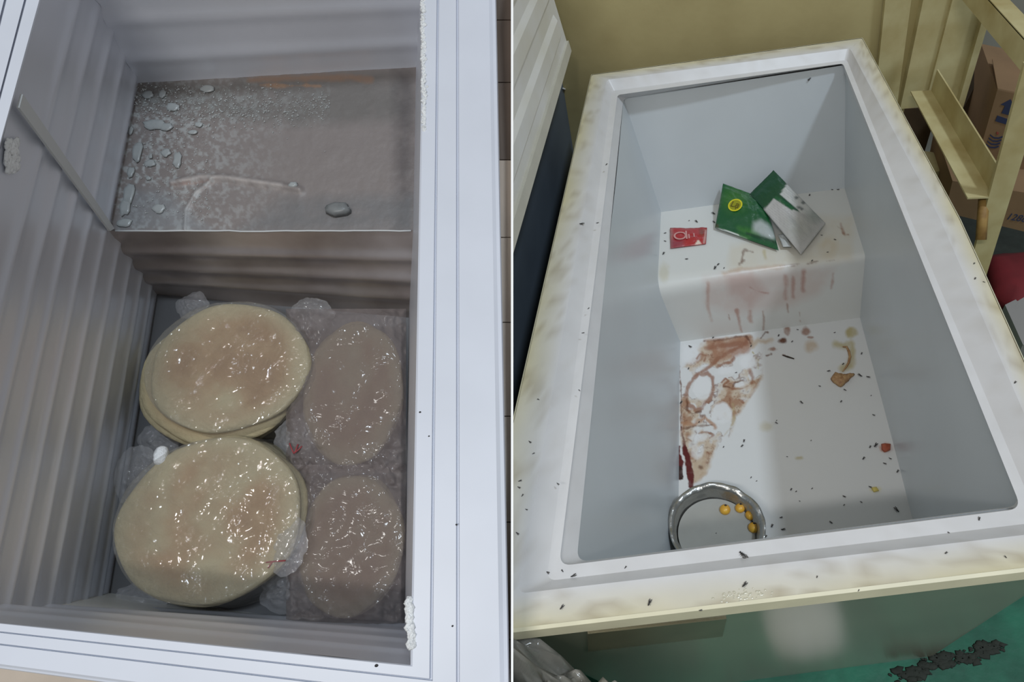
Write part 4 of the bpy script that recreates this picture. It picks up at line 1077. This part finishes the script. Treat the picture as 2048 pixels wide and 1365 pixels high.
for i, (x, y, rx, ry) in enumerate(FLK):
    V, Fc = flake(x, y, rx, ry, .002, i)
    obj('ice_flake', V, Fc, M_ice, label='pale ice flake on the left of the frosty step, %s from the back' % ORD[i + 1], cat='ice flake', group='ice flakes on the frosty step')
V, Fc = flake(678, 421, 26, 13, .012, 40); obj('ice_lump', V, Fc, mat('lump_grey', (120, 122, 122), .4, var=.3, vscale=60), label='grey ice lump near the right front edge of the frosty step', cat='ice lump')
V, Fc = flake(588, 372, 10, 7, .006, 41); obj('ice_lump', V, Fc, M_ice, label='small ice lump at the end of the frozen ridge', cat='ice lump')
rs = np.random.RandomState(5); parts = []
for i in range(1500):
    x = rs.uniform(270, 660) if i % 3 else rs.uniform(265, 420); y = rs.normal(215, 22) if i % 3 else rs.uniform(170, 440)
    if y < 165 or y > 455 or (x < 285 and y > 250 and rs.rand() < .5): continue
    c = zl(x, y, DS - .0012); r = .0006 + .0014 * rs.rand() ** 2
    a_ = rs.rand() * 6.28
    parts.append((np.array([c + LX * r * math.cos(a_) + LY * r * math.sin(a_), c + LX * r * math.cos(a_ + 2.1) + LY * r * math.sin(a_ + 2.1), c + LX * r * math.cos(a_ + 4.2) + LY * r * math.sin(a_ + 4.2), c + NL * r * 1.2]), [(0, 1, 3), (1, 2, 3), (2, 0, 3), (2, 1, 0)]))
V, Fc = join(parts); obj('frost_crystals', V, Fc, mat('pale_frost', (196, 200, 200), .5), smooth=False, label='scatter of fine frost crystals across the back of the step', cat='frost', kind='stuff')

# ---------------------------------------------------------------- flatbreads in bags
def bread(cpx, rpx, D, th, seed, fine, tone=1.0):
    c = zl(cpx[0], cpx[1], D); rx = np.linalg.norm(zl(cpx[0] + rpx[0], cpx[1], D) - c); ry = np.linalg.norm(zl(cpx[0], cpx[1] + rpx[1], D) - c)
    nt = 72 if fine else 48
    radii = list(np.linspace(.001, .90, 26 if fine else 4)) + [.93, .955, .975, .99, .998, 1.0]
    loops = []
    for r in radii:
        t = np.arange(nt) * 2 * np.pi / nt
        k_ = 1 + .02 * np.sin(3 * t + seed) + .012 * np.sin(7 * t + seed * 2)
        X = r * k_ * np.cos(t); Y = r * k_ * np.sin(t)
        edge = np.sqrt(max(0, 1 - max(0, (r - .90) / .10) ** 2))
        z = th * (.5 * edge) + (.0045 * (fbm(X * 4 + 9 + seed, Y * 4 + 9, 1.0, seed) - .5) + .003 * math.exp(-((r - .8) / .1) ** 2)) * (1 if r < .96 else .2)
        loops.append([c + LX * rx * X[i] - LY * ry * Y[i] + NL * z[i] for i in range(nt)])
    for r, zz in ((.99, -.35), (.95, -.5), (.001, -.5)):
        t = np.arange(nt) * 2 * np.pi / nt; k_ = 1 + .02 * np.sin(3 * t + seed) + .012 * np.sin(7 * t + seed * 2)
        loops.append([c + LX * rx * r * k_[i] * math.cos(t[i]) - LY * ry * r * k_[i] * math.sin(t[i]) + NL * th * zz for i in range(nt)])
    V, Fc = loft(loops)
    d = V - c; X = d @ LX / rx; Y = d @ LY / ry; rr = np.sqrt(X ** 2 + Y ** 2)
    pale = np.array(srgb(172, 160, 128)); brown = np.array(srgb(158, 130, 96)); dk = np.array(srgb(140, 108, 76))
    n_ = fbm(X * 1.8 + 7 + seed, Y * 1.8 + 7, 1.0, seed + 2); n2_ = fbm(X * 9 + 7, Y * 9 + 7 + seed, 1.0, seed + 5)
    a = np.clip((.98 - rr) * 3.4, 0, 1) * np.clip((n_ - .16) * 3.0, 0, 1)
    b = np.clip((n_ - .50) * 4, 0, .75) * np.clip((.9 - rr) * 3, 0, 1)
    C_ = pale * (1 - a[:, None]) + brown * a[:, None]; C_ = C_ * (1 - b[:, None]) + dk * b[:, None]
    C_ = C_ * (.92 + .16 * n2_[:, None]) * tone
    return V, Fc, C_, c, rx, ry
STK = [dict(name='rear left', c=(463, 734), r=(156, 131), n=6, off=[(0, 0), (-12, 20), (-13, 22), (-12, 24), (-10, 24), (-8, 22)], bag=M_bag, ts=.017, rs_=[1, 1.04, 1.05, 1.05, 1.03, 1.02]),
       dict(name='front left', c=(424, 1038), r=(180, 172), n=7, off=[(0, 0), (8, 0), (10, 0), (14, -2), (18, -4), (22, -6), (24, -8)], bag=M_bag, ts=.017, rs_=[1, 1, .98, .97, .96, .95, .94]),
       dict(name='rear right', c=(708, 784), r=(98, 146), n=5, off=[(0, 0)] * 5, bag=M_bagm, ts=.017, rs_=[1] * 5),
       dict(name='front right', c=(703, 1088), r=(104, 146), n=5, off=[(0, 0)] * 5, bag=M_bagm, ts=.017, rs_=[1] * 5)]
for si, S in enumerate(STK):
    topD = DF - .004 - S['ts'] * (S['n'] - .5)
    for kk in range(S['n']):
        D = topD + S['ts'] * kk
        cx, cy = S['c'][0] + S['off'][kk][0], S['c'][1] + S['off'][kk][1]
        V, Fc, C_, c, rx, ry = bread((cx, cy), (S['r'][0] * S['rs_'][kk], S['r'][1] * S['rs_'][kk]), D, S['ts'] * .98, si * 17 + kk * 3 + 1, kk == 0)
        lab = ('topmost bagged flatbread of the %s stack in the grey freezer' if kk == 0 else ('%s flatbread from the top in the ' % ORD[kk + 1]) + '%s stack of the grey freezer') % S['name']
        obj('flatbread', V, Fc, M_bread, col=C_, label=lab, cat='bread', group='flatbreads of the %s stack' % S['name'])
        if kk == 0: tc_, trx, try_ = c, rx, ry
    if si >= 2:                                # these two lie under one wide loose sheet each
        ya, yb = (618, 946) if si == 2 else (930, 1252)
        nu, nv = 110, 130; V = []
        U, W2 = np.meshgrid(np.linspace(0, 1, nu), np.linspace(0, 1, nv)); u = U.ravel(); v = W2.ravel()
        xs = 572 + (812 - 572) * u; ys = ya + (yb - ya) * v + (1 - u) * (0 if si == 2 else 0)
        e_ = np.sqrt(((xs - S['c'][0]) / S['r'][0]) ** 2 + ((ys - S['c'][1]) / S['r'][1]) ** 2)
        drop = np.clip((e_ - .86) / .85, 0, 1) ** 1.6 * (DF - topD) * .62 * (.12 + .88 * np.clip((u - .2) / .35, 0, 1))
        edge_ = np.clip((np.maximum(np.abs(u - .5), (.5 - v) if si == 2 else (v - .5)) - .46) / .04, 0, 1) * .012
        cr = (fbm(xs, ys, 60, 40 + si, 3) - .5) * .012 + (fbm(xs * .5 + ys, ys * .4 - xs, 40, 44 + si, 2) - .5) * .005
        cr = cr + (fbm(xs + 40, ys, 15, 90 + si, 3) - .5) * .020 * np.clip((e_ - .8) * 2, 0, 1)
        Dp = topD - S['ts'] * .5 - .010 + drop + edge_ * (e_ > 1) + cr
        Dp = np.minimum(Dp, DF - .006)
        V = np.array([zl(xs[i], ys[i], Dp[i]) for i in range(len(xs))]); Fc = grid_faces(nu, nv)
        obj('plastic_bag', V, Fc, S['bag'], label='milky crinkled plastic bag spread over the %s flatbread stack' % S['name'], cat='bag', group='bags around the flatbreads')
        continue
    # bag: crinkled skin over the stack
    nt = 150; hstk = DF - topD
    mx = .955 * (1 + max(S['rs_'])) / 2 + .02; ox, oy = np.array(S['off']).mean(0)
    loops = []
    t = np.arange(nt) * 2 * np.pi / nt
    rr_ = np.concatenate([np.linspace(.002, .98, 60), np.linspace(1.0, 1.10, 14), np.linspace(1.105, 1.13, 10)])
    squash = 1.0
    for r in rr_:
        lobes = 1 + (.06 * np.sin(2 * t + si) + .05 * np.sin(5 * t + 2 * si) + .03 * np.sin(9 * t)) * np.clip((r - 1) / .2, 0, 1)
        X = r * np.cos(t) * lobes; Y = r * np.sin(t) * lobes
        wr = fbm(X * 4 + 20 + si, Y * 4 + 20, 1.0, 31 + si, 3) - .5
        rad_w = (fbm(t * 9 + 50, np.full(nt, r * 2.0 + 3), 1.0, 77 + si, 2) - .5)
        if r < 1.0: z = S['ts'] * .5 + .006 + .006 * wr
        elif r < 1.105: q_ = (r - 1.0) / .105; z = (S['ts'] * .5 + .006) * (1 - q_ ** 2) - (hstk * .55) * q_ ** 2 + .006 * wr
        else: q_ = (r - 1.105) / .2; z = -(hstk * .55) - hstk * .40 * np.clip(q_ * 1.6, 0, 1) + .012 * rad_w + .006 * wr
        z = np.maximum(z, -hstk + .003)
        dx, dy = (ox, oy) if r > 1 else (0, 0)
        loops.append([tc_ + LX * trx * mx * X[i] - LY * try_ * mx * Y[i] + NL * (z[i] if np.ndim(z) else z) for i in range(nt)])
    V, Fc = loft(loops)
    BAG = obj('plastic_bag', V, Fc, S['bag'], label='clear crinkled plastic bag wrapped around the %s flatbread stack' % S['name'], cat='bag', group='bags around the flatbreads')
    def tail(cpx, rx, ry, D, seed, h=.012):
        c = zl(cpx[0], cpx[1], D); ax = np.linalg.norm(zl(cpx[0] + rx, cpx[1], D) - c); ay = np.linalg.norm(zl(cpx[0], cpx[1] + ry, D) - c)
        nt_, nr_ = 60, 26; L_ = []; t_ = np.arange(nt_) * 2 * np.pi / nt_
        for j in range(nr_):
            r = .01 + .99 * j / (nr_ - 1)
            k_ = 1 + .5 * (fbm(np.cos(t_) * 2.2 + 9 + seed, np.sin(t_) * 2.2 + 9, 1.0, seed) - .5)
            X_, Y_ = r * k_ * np.cos(t_), r * k_ * np.sin(t_)
            z_ = h * (1 - r ** 2) + h * 1.3 * (1 - .5 * r) * np.abs(fbm(X_ * 3 + 20 + seed, Y_ * 3 + 20, 1.0, seed + 4, 3) - .5)
            L_.append([c + LX * ax * X_[i] - LY * ay * Y_[i] + NL * z_[i] for i in range(nt_)])
        V, Fc = loft(L_)
        obj('bag_tail', V, Fc, M_tail, BAG)
    if si == 0:
        tail((384, 612), 34, 26, DF - .05, 3); tail((622, 628), 44, 34, DF - .06, 5); tail((318, 880), 40, 36, DF - .03, 6); tail((600, 870), 50, 40, topD + .02, 7)
    else:
        tail((272, 948), 44, 56, DF - .05, 8); tail((292, 1190), 54, 30, DF - .03, 9); tail((586, 1176), 64, 48, topD + .045, 10, .02); tail((572, 1092), 46, 60, topD - .004, 12, .008); tail((252, 1060), 22, 60, DF - .04, 13)
    if si == 0:
        for pts in ([(588, 908), (591, 903), (596, 889)], [(588, 908), (584, 900), (579, 887)], [(590, 906), (597, 900), (604, 893)]):
            V, Fc = tube([zl(x, y, topD - .004) for x, y in pts], .0012, 5); obj('red_tie', V, Fc, M_redtie, BAG)
    if si == 1:
        for pts in ([(532, 1126), (545, 1124), (571, 1122)], [(536, 1137), (541, 1129), (546, 1124)]):
            V, Fc = tube([zl(x, y, topD - .012) for x, y in pts], .0012, 5); obj('red_tie', V, Fc, M_redtie, BAG)
        V, Fc = blob(zl(322, 912, topD - .004), LX * .010, LY * .016, NL * .010, 14, 8, .25); obj('bag_knot', V, Fc, M_frost, BAG, label='white knotted bag end')
# specks on the white rim
for i, (x, y, s) in enumerate(((840, 825, 5), (858, 873, 4), (913, 1050, 5), (905, 1253, 5), (753, 1332, 8))):
    c = zl(x, y, 0.0); r = np.linalg.norm(zl(x + s / 2, y, 0) - c)
    V, Fc = blob(c, LX * r, LY * r * .8, NL * r * .5, 7, 5, .3)
    obj('dark_speck', V, Fc, M_fly, label='tiny dark speck on the clean white rim, %s from the back of five' % ORD[i + 1], cat='speck', group='specks on the white rim')
